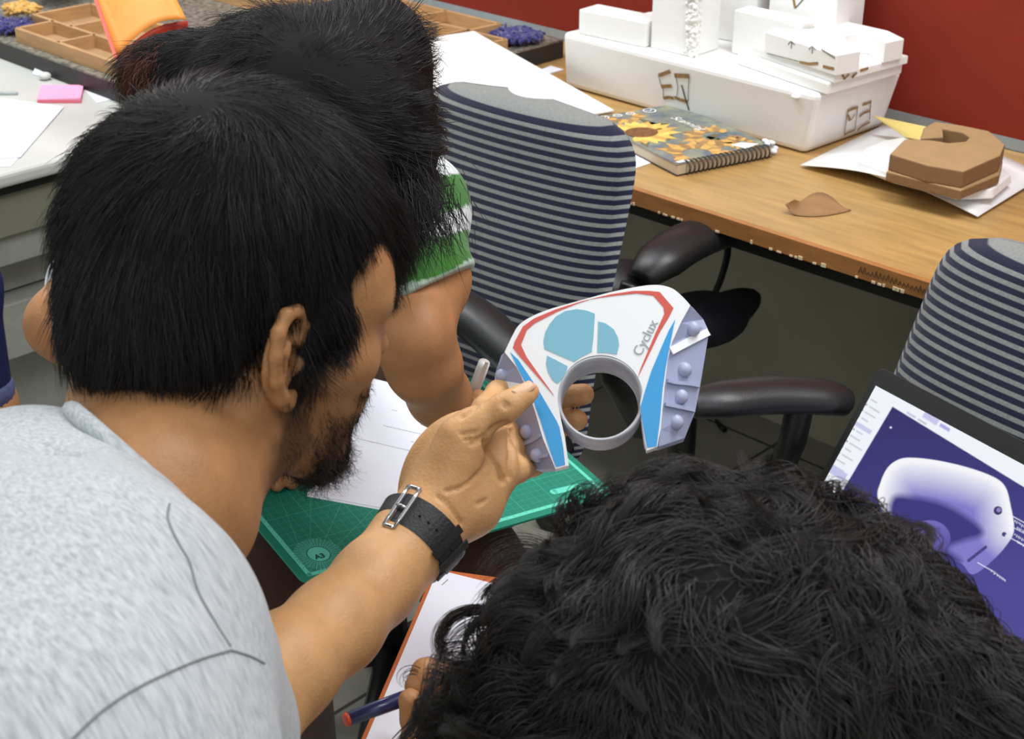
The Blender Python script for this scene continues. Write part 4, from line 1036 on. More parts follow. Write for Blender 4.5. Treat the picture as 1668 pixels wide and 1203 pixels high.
arc = [(cc[0] + cr * math.cos(t), cc[1] + cr * math.sin(t)) for t in ts]
lleg_in = [(450, 860), (468, 940), (490, 1095)]
lleg_out = [(417, 1114), (350, 952), (300, 782), (246, 645), (205, 560)]
poly = [tuple(p) for p in outl] + rleg_out + rleg_in + arc + lleg_in + lleg_out
fp = np.array([D5(*p) for p in poly])
# front shell: rounded top edge, flat face
b = MB(); b.prism(df, fp, -.012, 0); b.build('front_shell', M_dw, dv, bevel=.0012)
# side panels: slanted back from the front edge to a deeper outer edge
def wing(front, back, name, depth):
    """front: points on the face; back: same count, at -depth"""
    b = MB(); n = len(front); f2 = [D5(*p) for p in front]
    deep = Frame(df.o - df.n * depth, df.ex, df.n); k2 = [deep.px(*c5(*p)) for p in back]
    v = [df.w(*p, -.0012) for p in f2] + [deep.w(*p) for p in k2] + [deep.w(*p, -.004) for p in k2] + [df.w(*p, -.012) for p in f2]
    f = []
    for i in range(n - 1):
        for r in range(4): f.append((r * n + i, r * n + i + 1, ((r + 1) % 4) * n + i + 1, ((r + 1) % 4) * n + i))
    for e in (0, n - 1): f.append(tuple(r * n + e for r in range(4)))
    b.add(v, f, 0); o = b.build(name, M_dg, dv)
    return lambda s, t: (lambda i, u: ((1 - t) * df.w(*(np.array(f2[i]) * (1 - u) + np.array(f2[min(i + 1, n - 1)]) * u), -.0012) + t * deep.w(*(np.array(k2[i]) * (1 - u) + np.array(k2[min(i + 1, n - 1)]) * u))))(min(int(s), n - 2), s - min(int(s), n - 2)), o, deep
rF = [(1152, 224), (1100, 318), (1052, 425), (1028, 520), (1010, 680), (1000, 790), (990, 900), (978, 992)]
rB = [(1160, 232), (1222, 300), (1246, 352), (1248, 400), (1222, 560), (1200, 690), (1178, 800), (1120, 945)]
RW, rw, rdeep = wing(rF, rB, 'lamp_panel', .026)
lF = [(140, 478), (205, 560), (246, 645), (300, 782), (350, 952), (384, 1040), (417, 1112)]
lB = [(122, 496), (88, 600), (84, 665), (128, 780), (200, 960), (240, 1040), (306, 1118)]
LWg, lw, ldeep = wing(lF, lB, 'lamp_panel', .026)
b = MB(); q = [rdeep.px(*c5(*p)) for p in ((978, 992), (1120, 945))]
# white divider bars, grey ribs and lamp bumps on the panels
def rib(fn, s0, s1, t0, t1, w, h, name, m, par):
    b = MB(); pts = [fn(s0 + (s1 - s0) * u, t0 + (t1 - t0) * u) for u in np.linspace(0, 1, 6)]
    nrm = unit(c2w((.25 if fn is RW else -.25, .2, .95))); b.ribbon(pts, w, h, nrm); b.build(name, m, par)
rib(RW, 2.52, 2.38, .02, 1.0, .0062, .0022, 'divider_bar', M_dw, rw)
rib(RW, 3.75, 4.77, .04, .95, .0028, .0035, 'panel_rib', M_dg, rw); rib(RW, 4.8, 5.95, .04, .95, .0028, .0035, 'panel_rib', M_dg, rw)
rib(LWg, 1.85, 2.2, .98, .05, .0052, .0022, 'divider_bar', M_dw, lw); rib(LWg, 3.87, 4.4, .04, .95, .0028, .0035, 'panel_rib', M_dg, lw); rib(LWg, 5.0, 5.3, .04, .9, .0028, .0035, 'panel_rib', M_dg, lw)
def bump(deepf, x, y, t, r, par):
    p = df.px(*c5(x, y)); o = df.w(*p, -.026 * t + .0008) if False else CAM + ray(*c5(x, y)) * (((df.o - df.n * .026 * t - CAM) @ df.n) / (ray(*c5(x, y)) @ df.n))
    b = MB(); b.ell(o, (r, r, r), nu=14, nv=8); b.build('lamp_bulb', mat('frosted_bulb', lin(176, 182, 210), .4), par)
for x, y, t in ((1165, 352, .5), (1118, 575, .48), (1098, 722, .5), (1072, 860, .5)): bump(rdeep, x, y, t, .0063, rw)
for x, y, t in ((130, 606, .7), (262, 912, .55), (318, 1038, .5)): bump(ldeep, x, y, t, .0060, lw)
# rear shell
back_px = [(175, 430), (215, 350), (270, 305), (370, 262), (600, 196), (840, 140), (960, 126), (1060, 150), (1160, 240), (1222, 300), (1246, 352), (1248, 400), (1222, 560), (1178, 800), (1120, 945), (978, 992), (905, 985), (886, 850)]
back_px += [(cc[0] + 238 * math.cos(t), cc[1] + 238 * math.sin(t)) for t in np.linspace(a0, -2 * math.pi + a1 if a1 > 0 else a1, 24)]
back_px += [(455, 880), (480, 1085), (417, 1108), (306, 1114), (240, 1040), (200, 960), (128, 780), (88, 650), (92, 600), (124, 500)]
b = MB(); bp = [rdeep.px(*c5(*p)) for p in back_px]; b.prism(rdeep, bp, -.016, -.0045, 0); b.build('rear_shell', M_dg, dv)
# ring through the middle
rc = df.px(*c5(*cc)); R0 = cr / 3.343 / F * 1.15
b = MB(); seg = 64; prof = [(R0 * 1.01, -.0002), (R0 * .965, -.0005), (R0 * .93, -.004), (R0 * .915, -.038), (R0 * .93, -.042), (R0 * 1.0, -.042), (R0 * 1.02, -.038), (R0 * 1.03, -.006)]
v = [df.w(rc[0] + r * math.cos(t), rc[1] + r * math.sin(t), c) for t in np.linspace(0, 6.2832, seg, endpoint=False) for r, c in prof]; k = len(prof)
b.add(v, [(i * k + j, i * k + (j + 1) % k, ((i + 1) % seg) * k + (j + 1) % k, ((i + 1) % seg) * k + j) for i in range(seg) for j in range(k)], 0, True)
b.build('clamp_ring', M_ringm, dv)
# stickers and windows
def decal(name, pts, m, lift=.0001):
    b = MB(); b.prism(df, [D5(*p) for p in pts], lift - .00005, lift + .0003); b.build(name, m, dv)
decal('blue_stripe', [(1070, 300), (1062, 335), (1040, 445), (1018, 560), (1000, 690), (985, 860), (968, 992), (916, 999), (902, 925), (885, 830), (880, 775), (905, 690), (940, 580), (1000, 440), (1035, 360)], M_dblue)
decal('blue_stripe', [(172, 480), (215, 520), (262, 590), (322, 680), (372, 765), (425, 855), (440, 890), (460, 1000), (470, 1092), (420, 1104), (382, 1000), (335, 850), (300, 750), (262, 660), (228, 600)], M_dblue)
decal('red_stripe', [(186, 455), (196, 420), (240, 340), (300, 296), (420, 246), (540, 208), (600, 192), (596, 196), (540, 214), (430, 258), (306, 322), (262, 360), (230, 440), (260, 505), (320, 590), (410, 715), (400, 705), (300, 590), (220, 500)], M_dred)
decal('red_stripe', [(600, 192), (720, 164), (840, 146), (930, 146), (985, 152), (1060, 240), (1035, 290), (985, 372), (900, 548), (866, 618), (880, 570), (960, 380), (1010, 270), (1005, 235), (950, 172), (860, 160), (740, 172)], M_dred)
def circ(cx, cy, r, t0, t1, n): return [(cx + r * math.cos(t), cy + r * math.sin(t)) for t in np.linspace(t0, t1, n)]
decal('teal_window', [(632, 270), (624, 400), (615, 478), (560, 505), (520, 532), (440, 498), (358, 462), (352, 420), (362, 370), (386, 325), (420, 285), (470, 256), (530, 245), (585, 252)], M_dteal)
decal('teal_window', [(650, 312), (690, 322), (735, 355), (758, 400), (764, 440), (752, 492), (700, 484), (645, 482), (648, 390)], M_dteal)
decal('teal_window', [(372, 498), (420, 522), (484, 556), (478, 580), (450, 630), (430, 652), (402, 632), (378, 590), (366, 545)], M_dteal)
ta, tb = D5(882, 505), D5(972, 330); d_ = tb - ta
text_mesh('lettering', 'Cyclux', df, ta[0], ta[1], math.atan2(d_[1], d_[0]), .0112, M_dtext, dv, .0002)
# ================================================================== people: shared materials
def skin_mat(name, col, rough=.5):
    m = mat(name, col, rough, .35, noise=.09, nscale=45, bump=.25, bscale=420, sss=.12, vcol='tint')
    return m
def hair_mat(name, col, rough=.42, spec=.45, hl=.16):
    m = mat(name, col, rough, spec); return m
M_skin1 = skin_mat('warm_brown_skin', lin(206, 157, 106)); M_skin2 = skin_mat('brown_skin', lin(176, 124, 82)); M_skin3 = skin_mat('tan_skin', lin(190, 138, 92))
M_hair = hair_mat('black_hair_strand', (.008, .0073, .0076), .42, .32); M_hairm = mat('black_hair_mass', (.006, .0055, .0058), .75, .15); M_hairm1 = mat('black_hair_with_crown', (.006, .0055, .0058), .75, .15, vcol='tint')
M_hairb = hair_mat('soft_black_hair_strand', (.019, .017, .015), .46, .40); M_beard = hair_mat('black_beard_strand', (.012, .010, .009), .5, .3)
M_nail = mat('fingernail', lin(226, 176, 140), .3, .5)

def grow(roots, nrm, flow, n, length, rng, lift=.35, curl=0.0, curl_r=0.0, grav=None, droop=0.0, wob=.0, bend=None, jitter=.18):
    """strands from roots: start along the flow with some lift off the surface, then lie down"""
    N = len(roots); d = flow + nrm * lift + rng.normal(size=roots.shape) * jitter; d /= np.linalg.norm(d, axis=1)[:, None]
    L = np.asarray(length).reshape(-1, 1) / (n - 1); p = roots.copy(); out = [p.copy()]
    for i in range(1, n):
        t = i / (n - 1)
        d = d - nrm * lift * (.9 / (n - 1)) + (0 if grav is None else np.asarray(grav) * droop / (n - 1))
        if bend is not None: d = d + bend * (1.0 / (n - 1))
        d = d / np.linalg.norm(d, axis=1)[:, None]
        p = p + d * L; out.append(p.copy())
    pts = np.stack(out, 1)
    if curl_r:
        s1 = np.cross(flow, nrm); s1 /= np.linalg.norm(s1, axis=1)[:, None] + 1e-9
        ph = (vnoise(roots, 55, 3)[:, :1] * 3 + rng.normal(size=(N, 1)) * .35); tt = np.linspace(0, 1, n)[None]
        amp = curl_r * (.3 + .7 * tt); A_ = np.cos(ph + curl * tt * 6.283) * amp; B_ = np.sin(ph + curl * tt * 6.283) * amp
        pts = pts + s1[:, None, :] * (A_ - A_[:, :1])[..., None] + nrm[:, None, :] * (B_ - B_[:, :1])[..., None] * .8
    return pts

# ================================================================== person in the grey T-shirt
p1 = thing('person', P(200, 1000, .85) * np.array([1, 1, 0]), 'short-haired bearded person in grey T-shirt and black watch holding the lamp housing', 'person')
hf = unit(c2w((.86, -.05, -.50))); hu = c2w((.15, .93, .25)); hu = unit(hu - hf * (hu @ hf)); hr = np.cross(hf, hu)
HC = P(397, 480, .985)
H = lambda f, u, r: HC + f * hf + u * hu + r * hr
HR = np.stack([hf, hu, hr])
s = Solid()
s.ell(H(-.006, .018, 0), HR, (.095, .088, .074), .02)
s.ell(H(.048, -.040, 0), HR, (.050, .078, .056), .03)
s.ell(H(.062, .02, 0), HR, (.034, .045, .058), .02)
for sg in (1, -1):
    s.chain([H(-.004, -.053, .055 * sg), H(.014, -.084, .046 * sg), H(.062, -.104, .018 * sg)], [.018, .018, .018], .02)
    s.cap(H(.066, -.028, .045 * sg), H(.040, -.034, .058 * sg), .017, .014, .015)
    s.cap(H(.088, .012, .010 * sg), H(.076, .012, .044 * sg), .010, .009, .012)
    s.ell(H(.094, -.004, .032 * sg), HR, (.014, .010, .015), .008, -1)
    s.ell(H(.080, -.006, .032 * sg), HR, (.0115, .0095, .0125), .002)
    s.cap(H(.088, -.034, .011 * sg), H(.082, -.035, .014 * sg), .008, .006, .006)
s.ell(H(.068, -.106, 0), HR, (.021, .017, .022), .015)
s.cap(H(.084, .004, 0), H(.1025, -.028, 0), .0075, .0090, .010)
s.cap(H(.082, -.062, .014), H(.082, -.062, -.014), .0085, .0085, .01); s.cap(H(.080, -.076, .012), H(.080, -.076, -.012), .0080, .0080, .01)
s.cap(H(.0895, -.069, .020), H(.0895, -.069, -.020), .0012, .0012, .003, -1)
# ears
def ear(sg, s):
    E = H(.007, -.022, .070 * sg); back = -hf * .82 + hr * sg * .45; back = unit(back); v = unit(hu * .98 - hf * .10); out = unit(np.cross(v, back)) * 1.0
    out = out if out @ (hr * sg) > 0 else -out
    e = lambda b, u, o: E + back * b + v * u + out * o
    s.ell(e(.006, .0, .002), np.stack([back, v, out]), (.016, .027, .0045), .006)
    s.chain([e(-.006, .010, .006), e(-.007, .022, .008), e(.001, .0325, .009), e(.012, .031, .010), e(.0195, .020, .011), e(.021, .005, .011), e(.0175, -.012, .010), e(.009, -.024, .007), e(.001, -.029, .005), e(-.006, -.025, .003)],
            [.0040, .0044, .0046, .0046, .0046, .0044, .0044, .0056, .0056, .0045], .003)
    s.chain([e(.004, .018, .008), e(.0105, .006, .009), e(.008, -.010, .008)], [.003, .0035, .003], .003)
    s.ell(e(.0, -.002, .008), np.stack([back, v, out]), (.0075, .012, .009), .003, -1)
    s.ell(e(.003, .021, .010), np.stack([back, v, out]), (.007, .0075, .007), .003, -1)
    s.ell(e(-.0085, -.004, .005), np.stack([back, v, out]), (.004, .007, .005), .003)
for sg in (1, -1): ear(sg, s)
# neck, shoulders and the arm that reaches out
NB = P(232, 826, .90)
s.chain([H(-.045, -.035, 0), H(-.046, -.095, .004), NB], [.056, .054, .058], .03)
s.chain([H(-.012, -.085, .012), P(308, 842, .925)], [.038, .040], .03)
SHR, EL = P(190, 1035, .75), P(380, 1172, .93)
s.chain([P(125, 945, .89), P(180, 1035, .76)], [.040, .046], .03); s.chain([P(125, 945, .89), P(-90, 890, .96)], [.040, .045], .03); s.chain([NB, P(110, 960, .87)], [.050, .05], .03)
s.chain([P(60, 1000, .84), P(30, 1300, .72)], [.070, .10], .05)
WR = P(672, 880, 1.098)
s.chain([SHR, EL], [.050, .037], .02)
s.chain([EL, P(462, 1088, .972), P(545, 1018, 1.02), P(612, 948, 1.064), WR], [.037, .0330, .0305, .0285, .0282], .02)
# ---- right hand, palm turned to the viewer
dH = 1.125
palm_o = P(752, 770, dH)
s.ell(P(742, 772, dH + .010), np.stack([unit(P(800, 690, dH + .02) - P(690, 870, dH)), unit(np.cross(FW, P(800, 690, dH) - P(690, 870, dH))), FW]), (.052, .040, .015), .02)
s.cap(WR, P(715, 820, 1.115), .028, .026, .02)
s.cap(P(712, 815, 1.112), P(752, 716, 1.112), .0235, .0195, .012)            # thenar
s.cap(P(768, 828, 1.125), P(806, 765, 1.132), .0195, .0155, .014)            # heel of the little-finger side
s.cap(P(728, 850, 1.118), P(772, 822, 1.126), .018, .018, .014)
s.cap(P(790, 700, 1.142), P(806, 770, 1.136), .0145, .0125, .014)            # knuckle ridge
thumb = [P(748, 742, 1.112), P(772, 693, 1.110), P(822, 664, 1.108), P(862, 638, 1.1185)]
s.chain(thumb, [.0175, .0128, .0108, .0078], .007)
s.cap(P(836, 656, 1.108), P(850, 646, 1.112), .0096, .0092, .004)
# creases
for a, c in (((752, 790), (800, 745)), ((726, 795), (770, 775)), ((770, 775), (790, 720)), ((716, 820), (738, 848)), ((738, 848), (748, 854)), ((772, 707), (790, 700)), ((768, 715), (788, 709)), ((744, 786), (735, 800))):
    qa, qc = P(*a, 1.1), P(*c, 1.1)
    pass
# fingers: index and middle reach behind the housing to its hole, ring and little fingers curl on its edge
fing = [
    ([P(772, 706, 1.138), P(792, 668, 1.150), P(812, 640, 1.172), P(860, 640, 1.218), P(912, 646, 1.226), P(950, 642, 1.222)], [.0125, .0115, .0100, .0098, .0096, .0092]),
    ([P(796, 722, 1.142), P(822, 706, 1.165), P(846, 690, 1.212), P(890, 690, 1.228), P(920, 688, 1.226), P(940, 684, 1.220)], [.0125, .0115, .0104, .0100, .0096, .0090]),
    ([P(806, 742, 1.140), P(832, 728, 1.165), P(856, 722, 1.205), P(884, 722, 1.222), P(905, 720, 1.224)], [.0120, .0112, .0100, .0094, .0086]),
    ([P(816, 778, 1.136), P(842, 764, 1.152), P(866, 756, 1.184), P(890, 750, 1.204)], [.0112, .0106, .0098, .0086])]
for pts, rd in fing: s.chain(pts, rd, .004)
lo = np.min([P(-150, 640, .75), P(950, 560, 1.3), P(400, 1290, .6), P(300, 250, 1.1), P(100, 1300, .7)], 0) - .12
allp = np.array([q[1] - (q[3] if q[0] == 0 else max(q[3])) for q in s.p] + [q[2] - (q[4] if q[0] == 0 else 0) for q in s.p if q[0] == 0]); lo = allp.min(0) - .012
allp = np.array([q[1] + (q[3] if q[0] == 0 else max(q[3])) for q in s.p] + [q[2] + q[4] for q in s.p if q[0] == 0]); hi = allp.max(0) + .012
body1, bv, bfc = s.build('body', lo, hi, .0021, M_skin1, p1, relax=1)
# skin colouring: stubble, lips, darker knuckles, nail bed, painted neck shade
def px_of(v):
    q = v - CAM; d = q @ FW; return 834 + F * (q @ RT) / d, 601.5 - F * (q @ UP) / d, d
def head_coords(v): q = v - HC; return q @ hf, q @ hu, q @ hr
def blend(t, m, c): return t * (1 - m[:, None]) + np.asarray(c)[None] * m[:, None]
tint = np.ones((len(bv), 3)); f_, u_, r_ = head_coords(bv)
sm = lambda x, a, c: np.clip((x - a) / (c - a), 0, 1) ** 2 * (3 - 2 * np.clip((x - a) / (c - a), 0, 1))
inface = (u_ > -.16) & (f_ > -.03) & (np.abs(r_) < .09) & (np.linalg.norm(bv - HC, axis=1) < .175)
headm = sm(-u_, .17, .12) * 0 + ((u_ > -.15)).astype(float)
vn = vnoise(bv, 160, 4)[:, 0]
jawline = sm(-u_, .050, .082) * sm(f_, -.004, .02) * inface
side = np.exp(-((f_ - .024) / .011) ** 2) * sm(-u_, -.02, .0) * sm(np.abs(r_), .035, .05) * inface
mous = np.exp(-((u_ + .053) / .007) ** 2) * sm(f_, .066, .080) * inface
stub = np.clip(.62 * jawline + .80 * side + .8 * mous + .25 * vn * (jawline + side), 0, .86)
tint = blend(tint, stub, (.17, .15, .15))
lips = np.exp(-((u_ + .069) / .009) ** 2) * sm(f_, .078, .087) * (np.abs(r_) < .024) * inface
tint = blend(tint, lips * .6, (.72, .45, .42))
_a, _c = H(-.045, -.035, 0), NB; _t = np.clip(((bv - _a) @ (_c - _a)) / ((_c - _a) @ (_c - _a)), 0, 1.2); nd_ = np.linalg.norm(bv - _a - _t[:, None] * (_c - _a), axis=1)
tan_shade = np.maximum(1 - sm(np.linalg.norm(bv - H(.01, -.04, 0), axis=1), .13, .16), 1 - sm(nd_, .085, .12)); tint = tint * (1 - tan_shade[:, None] * np.array([.36, .43, .46])[None])  # darker head and neck: tan, with the hair's shadow painted into the tint
pxv, pyv, dv_ = px_of(bv)
# pinker, lighter palm
palm = np.exp(-(((pxv - 755) / 75) ** 2 + ((pyv - 770) / 85) ** 2)) * (dv_ < 1.125) * (dv_ > 1.0)
tint = blend(tint, palm * .35, (1.14, 1.06, 1.02))
for (x, y, w_) in ((952, 642, 12), (942, 684, 11)):
    m_ = np.exp(-(((pxv - x) / w_) ** 2 + ((pyv - y) / w_) ** 2)) * (dv_ > 1.15); tint = blend(tint, m_ * .3, (1.15, 1.0, .9))
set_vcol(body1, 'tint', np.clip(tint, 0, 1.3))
# palm creases as fine grooves pushed into the skin
vn_ = vert_normals(bv, bfc)
if (vn_ * (bv - bv.mean(0))).sum() < 0: vn_ = -vn_
def groove(v, n, segs, depth, width):
    d = np.zeros(len(v)); q = v - CAM; z = q @ FW; X = np.stack([834 + F * (q @ RT) / z, 601.5 - F * (q @ UP) / z], 1); front = (n @ FW < .15) & (z < 1.16) & (z > 1.0)
    for pts in segs:
        pts = smooth_poly(np.array(pts, float), 4, False)
        for i in range(len(pts) - 1):
            a, c = pts[i], pts[i + 1]; e = c - a; t = np.clip(((X - a) @ e) / (e @ e + 1e-9), 0, 1); dist = np.linalg.norm(X - a - t[:, None] * e, axis=1)
            d = np.maximum(d, np.exp(-(dist / width) ** 2))
    return d * front * depth
segs = [[c6(*p) for p in pp_] for pp_ in ([(790, 590), (770, 660), (720, 720), (640, 780), (560, 800)], [(780, 610), (810, 680), (850, 740)], [(510, 830), (570, 880), (640, 975)], [(660, 520), (740, 512), (775, 490)], [(690, 545), (770, 520)], [(640, 490), (720, 480)], [(770, 500), (765, 570)],
    [(860, 330), (885, 350)], [(870, 315), (900, 338)], [(910, 470), (905, 560)], [(730, 870), (770, 850)], [(640, 400), (700, 360), (720, 340)])]
g = groove(bv, vn_, segs, .0022, 3.0)
g = g + groove(bv, vn_, [[c6(*p) for p in q_] for q_ in ([(775, 540), (792, 600), (838, 680), (868, 750)], [(908, 470), (916, 560), (906, 640), (902, 725)], [(800, 470), (850, 440), (890, 430)])], .0036, 4.2)
bv2 = bv - vn_ * g[:, None]
body1.data.vertices.foreach_set('co', (bv2 - origin_of(p1)).ravel()); body1.data.update()
# nail on the thumb
t1, t2 = P(846, 650, 1.1045), P(868, 633, 1.112); ax = unit(t2 - t1); b = MB(); G = []; nn = unit(-FW * .78 + UP * .55 - RT * .30); sd = unit(np.cross(ax, nn))
for i in range(8):
    u = i / 7.0; row = []
    for j in range(7):
        w = (j - 3) / 3.0; wd = .0062 * (1 - .25 * u ** 3) * (1 - .3 * (1 - u) ** 4)
        c_ = P(842 + 28 * u, 651 - 20 * u, 1.1105 + .007 * u); row.append(c_ + sd * w * wd + nn * (.0112 - .0022 * u - .0032 * w * w))
    G.append(row)
b.grid(G, 0, .0008, nn); b.build('thumbnail', M_nail, p1)

def project(px_pts, v, f, n=4, lift=.0006):
    from mathutils.bvhtree import BVHTree
    t = BVHTree.FromPolygons([tuple(p) for p in v], [tuple(int(i) for i in q) for q in f]); out = []
    for x, y in smooth_poly(np.array(px_pts, float), n, False):
        d = ray(x, y); d = d / np.linalg.norm(d); h = t.ray_cast(Vector(CAM), Vector(d))
        if h[0] is not None: out.append(np.array(h[0]) - d * lift)
    return np.array(out)
# ---- hair of the person in grey
HH = P(358, 388, .985)
hs_ = Solid()
hs_.ell(HH, HR, (.1025, .1015, .090), .02)
hs_.ell(H(-.016, .047, 0), HR, (.097, .087, .082), .02)
hs_.ell(P(262, 520, .945), np.eye(3), (.060, .060, .060), .03)
hs_.ell(P(560, 400, 1.01), np.eye(3), (.036, .042, .045), .02)
hl = [P(160, 664, .95), P(425, 612, .915), P(640, 462, 1.045)]
hn = unit(np.cross(hl[1] - hl[0], hl[2] - hl[0])); hn = hn if hn @ UP < 0 else -hn
hs_.half(hl[0], hn, .006)
hs_.ell(H(.030, .004, .062), HR, (.024, .024, .012), .010); hs_.ell(H(.022, -.012, .067), HR, (.009, .014, .006), .008)
sb = [H(.022, -.002, .074), H(.022, -.016, .072), H(.021, -.026, .069)]
hm1, hv, hfc = hs_.build('hair', HH - .17, HH + .17, .0032, M_hairm1, p1, relax=2)
def out_normals(v, f):
    n = vert_normals(v, f); c = v.mean(0); return n if ((v - c) * n).sum() > 0 else -n
hn_v = out_normals(hv, hfc)
rng = np.random.default_rng(21)
WH = P(338, 236, .93)             # crown whorl
def flow1(p, n):
    e = p - WH; e = e - n * (e * n).sum(1)[:, None]; r = np.linalg.norm(e, axis=1)[:, None] + 1e-6; e /= r
    tw_ = np.cross(n, e); k = np.clip(1 - r / .09, 0, 1)
    g = np.array([0, 0, -1.0]) - n * (n @ np.array([0, 0, -1.0]))[:, None]
    back = np.clip(-((p - HC) @ hf)[:, None] / .09, 0, 1)
    d = e * (1 - .5 * k) - tw_ * .75 * k + g * np.clip(r / .10, 0, 1.2) * .9 + vnoise(p, 28, 1) * .30
    d = d - n * (d * n).sum(1)[:, None]; return d / (np.linalg.norm(d, axis=1)[:, None] + 1e-9)
def coat(hv, hfc, hnv, flowf, N, rng, lens, lift, name, m, par, rad=.00022, depth=.004, n=9, droop=.25, keep=None, jitter=.16, clump=.0, **kw):
    pts, fi = sample_surface(hv, hfc, N, rng, keep); nm = hnv[hfc[fi, 0]]
    fl = flowf(pts, nm); r0 = pts - nm * depth
    L = rng.uniform(lens[0], lens[1], N) * (1 + .25 * vnoise(pts, 40, 9)[:, 0])
    S_ = grow(r0, nm, fl, n, L, rng, lift + .25 * vnoise(pts, 60, 5)[:, :1], grav=(0, 0, -1), droop=droop, jitter=jitter, **kw)
    if clump:
        nc = max(1, N // (14 if clump < .8 else 60)); ci = rng.choice(N, nc, replace=False); cp = pts[ci]
        # nearest clump centre by coarse blocks
        best = np.zeros(N, int)
        for a in range(0, N, 2000):
            d2 = ((pts[a:a + 2000, None, :] - cp[None]) ** 2).sum(-1); best[a:a + 2000] = d2.argmin(1)
        guide = S_[ci][best]; t = (np.linspace(0, 1, n) ** 1.2)[None, :, None] * clump; off = (guide - guide[:, :1]) + pts[ci][best][:, None] - nm[:, None] * depth
        S_ = S_ * (1 - t) + off * t
    return hair_obj(name, S_, rad * rng.uniform(.7, 1.3, N), m, par)
side_d = np.min([np.linalg.norm(hv - q, axis=1) for q in sb], 0); side_m = np.exp(-(side_d / .022) ** 2)
WS = project([(338, 238), (340, 240)], hv, hfc, 1, 0.0)[0]; wd = np.linalg.norm((hv - WS), axis=1); wm = np.exp(-(wd / .017) ** 2)
coat(hv, hfc, hn_v, flow1, 38000, rng, (.024, .044), .16, 'hair_strands', M_hair, hm1, depth=.0012, clump=.45, keep=(1 - .55 * side_m + 1.2 * wm).clip(.02, 1)[hfc].mean(1))
coat(hv, hfc, hn_v, flow1, 1400, rng, (.008, .016), .30, 'crown_strands', M_hair, hm1, rad=.0002, depth=.001, n=6, keep=wm[hfc].mean(1) + 1e-9, jitter=.5)
coat(hv, hfc, hn_v, flow1, 2200, rng, (.010, .018), .08, 'temple_strands', M_hair, hm1, rad=.0002, depth=.001, n=6, keep=(side_m ** 1.5)[hfc].mean(1) + 1e-9, droop=.6)
edge_m = np.exp(-(np.abs((hv - hl[0]) @ hn) / .006) ** 2) * sm((hv - HC) @ hf, .035, .06)
coat(hv, hfc, hn_v, flow1, 1300, rng, (.010, .020), .05, 'front_hairline', M_hair, hm1, rad=.0002, depth=.001, n=6, keep=edge_m[hfc].mean(1) + 1e-9, droop=.5)
set_vcol(hm1, 'tint', np.array([.006, .0055, .0058])[None] * (1 - wm[:, None]) + np.array([.034, .028, .023])[None] * wm[:, None])
# pale scalp showing at the crown
b = MB(); 
# ---- beard and moustache
bsel = lambda m_: np.where(m_)[0]
jm = np.clip(jawline * sm(f_, .030, .060), 0, 1) + np.clip(.30 * jawline + .35 * side, 0, 1) * .5 + mous * .8
fw_ = jm[bfc].mean(1)
def flowb(p, n):
    d = -hu * .8 + hf * .5 + vnoise(p, 90, 2) * .6; d = d - n * (d * n).sum(1)[:, None]; return d / (np.linalg.norm(d, axis=1)[:, None] + 1e-9)
bn1 = vn_
coat(bv, bfc, bn1, flowb, 5200, rng, (.005, .012), .3, 'beard', M_beard, p1, rad=.00014, depth=.0005, n=7, droop=.2, keep=fw_ ** 1.5, jitter=.35)
ch = np.clip(sm(-u_, .088, .106) * sm(f_, .045, .065) * inface, 0, 1)[bfc].mean(1)
coat(bv, bfc, bn1, flowb, 1500, rng, (.010, .020), .4, 'chin_beard', M_beard, p1, rad=.00015, depth=.0005, n=14, droop=.3, keep=ch, jitter=.4, curl=1.6, curl_r=.0028)
sbm = (side * sm(u_, -.075, -.04) )[bfc].mean(1)
coat(bv, bfc, bn1, lambda p, n: np.tile(-hu * .9 + hf * .15, (len(p), 1)), 2600, rng, (.006, .012), .16, 'sideburn', M_beard, p1, rad=.00015, depth=.0005, n=6, keep=sbm ** 1.3 + 1e-9, jitter=.2)
# eyebrow
eb = (np.exp(-((u_ - .014) / .005) ** 2) * sm(f_, .070, .080) * (np.abs(r_) > .012) * (np.abs(r_) < .05) * inface)[bfc].mean(1)
coat(bv, bfc, bn1, lambda p, n: np.tile(-hf * .2 + hr * .6, (len(p), 1)), 500, rng, (.005, .009), .2, 'eyebrow', M_beard, p1, rad=.00012, depth=.0003, n=5, keep=eb)

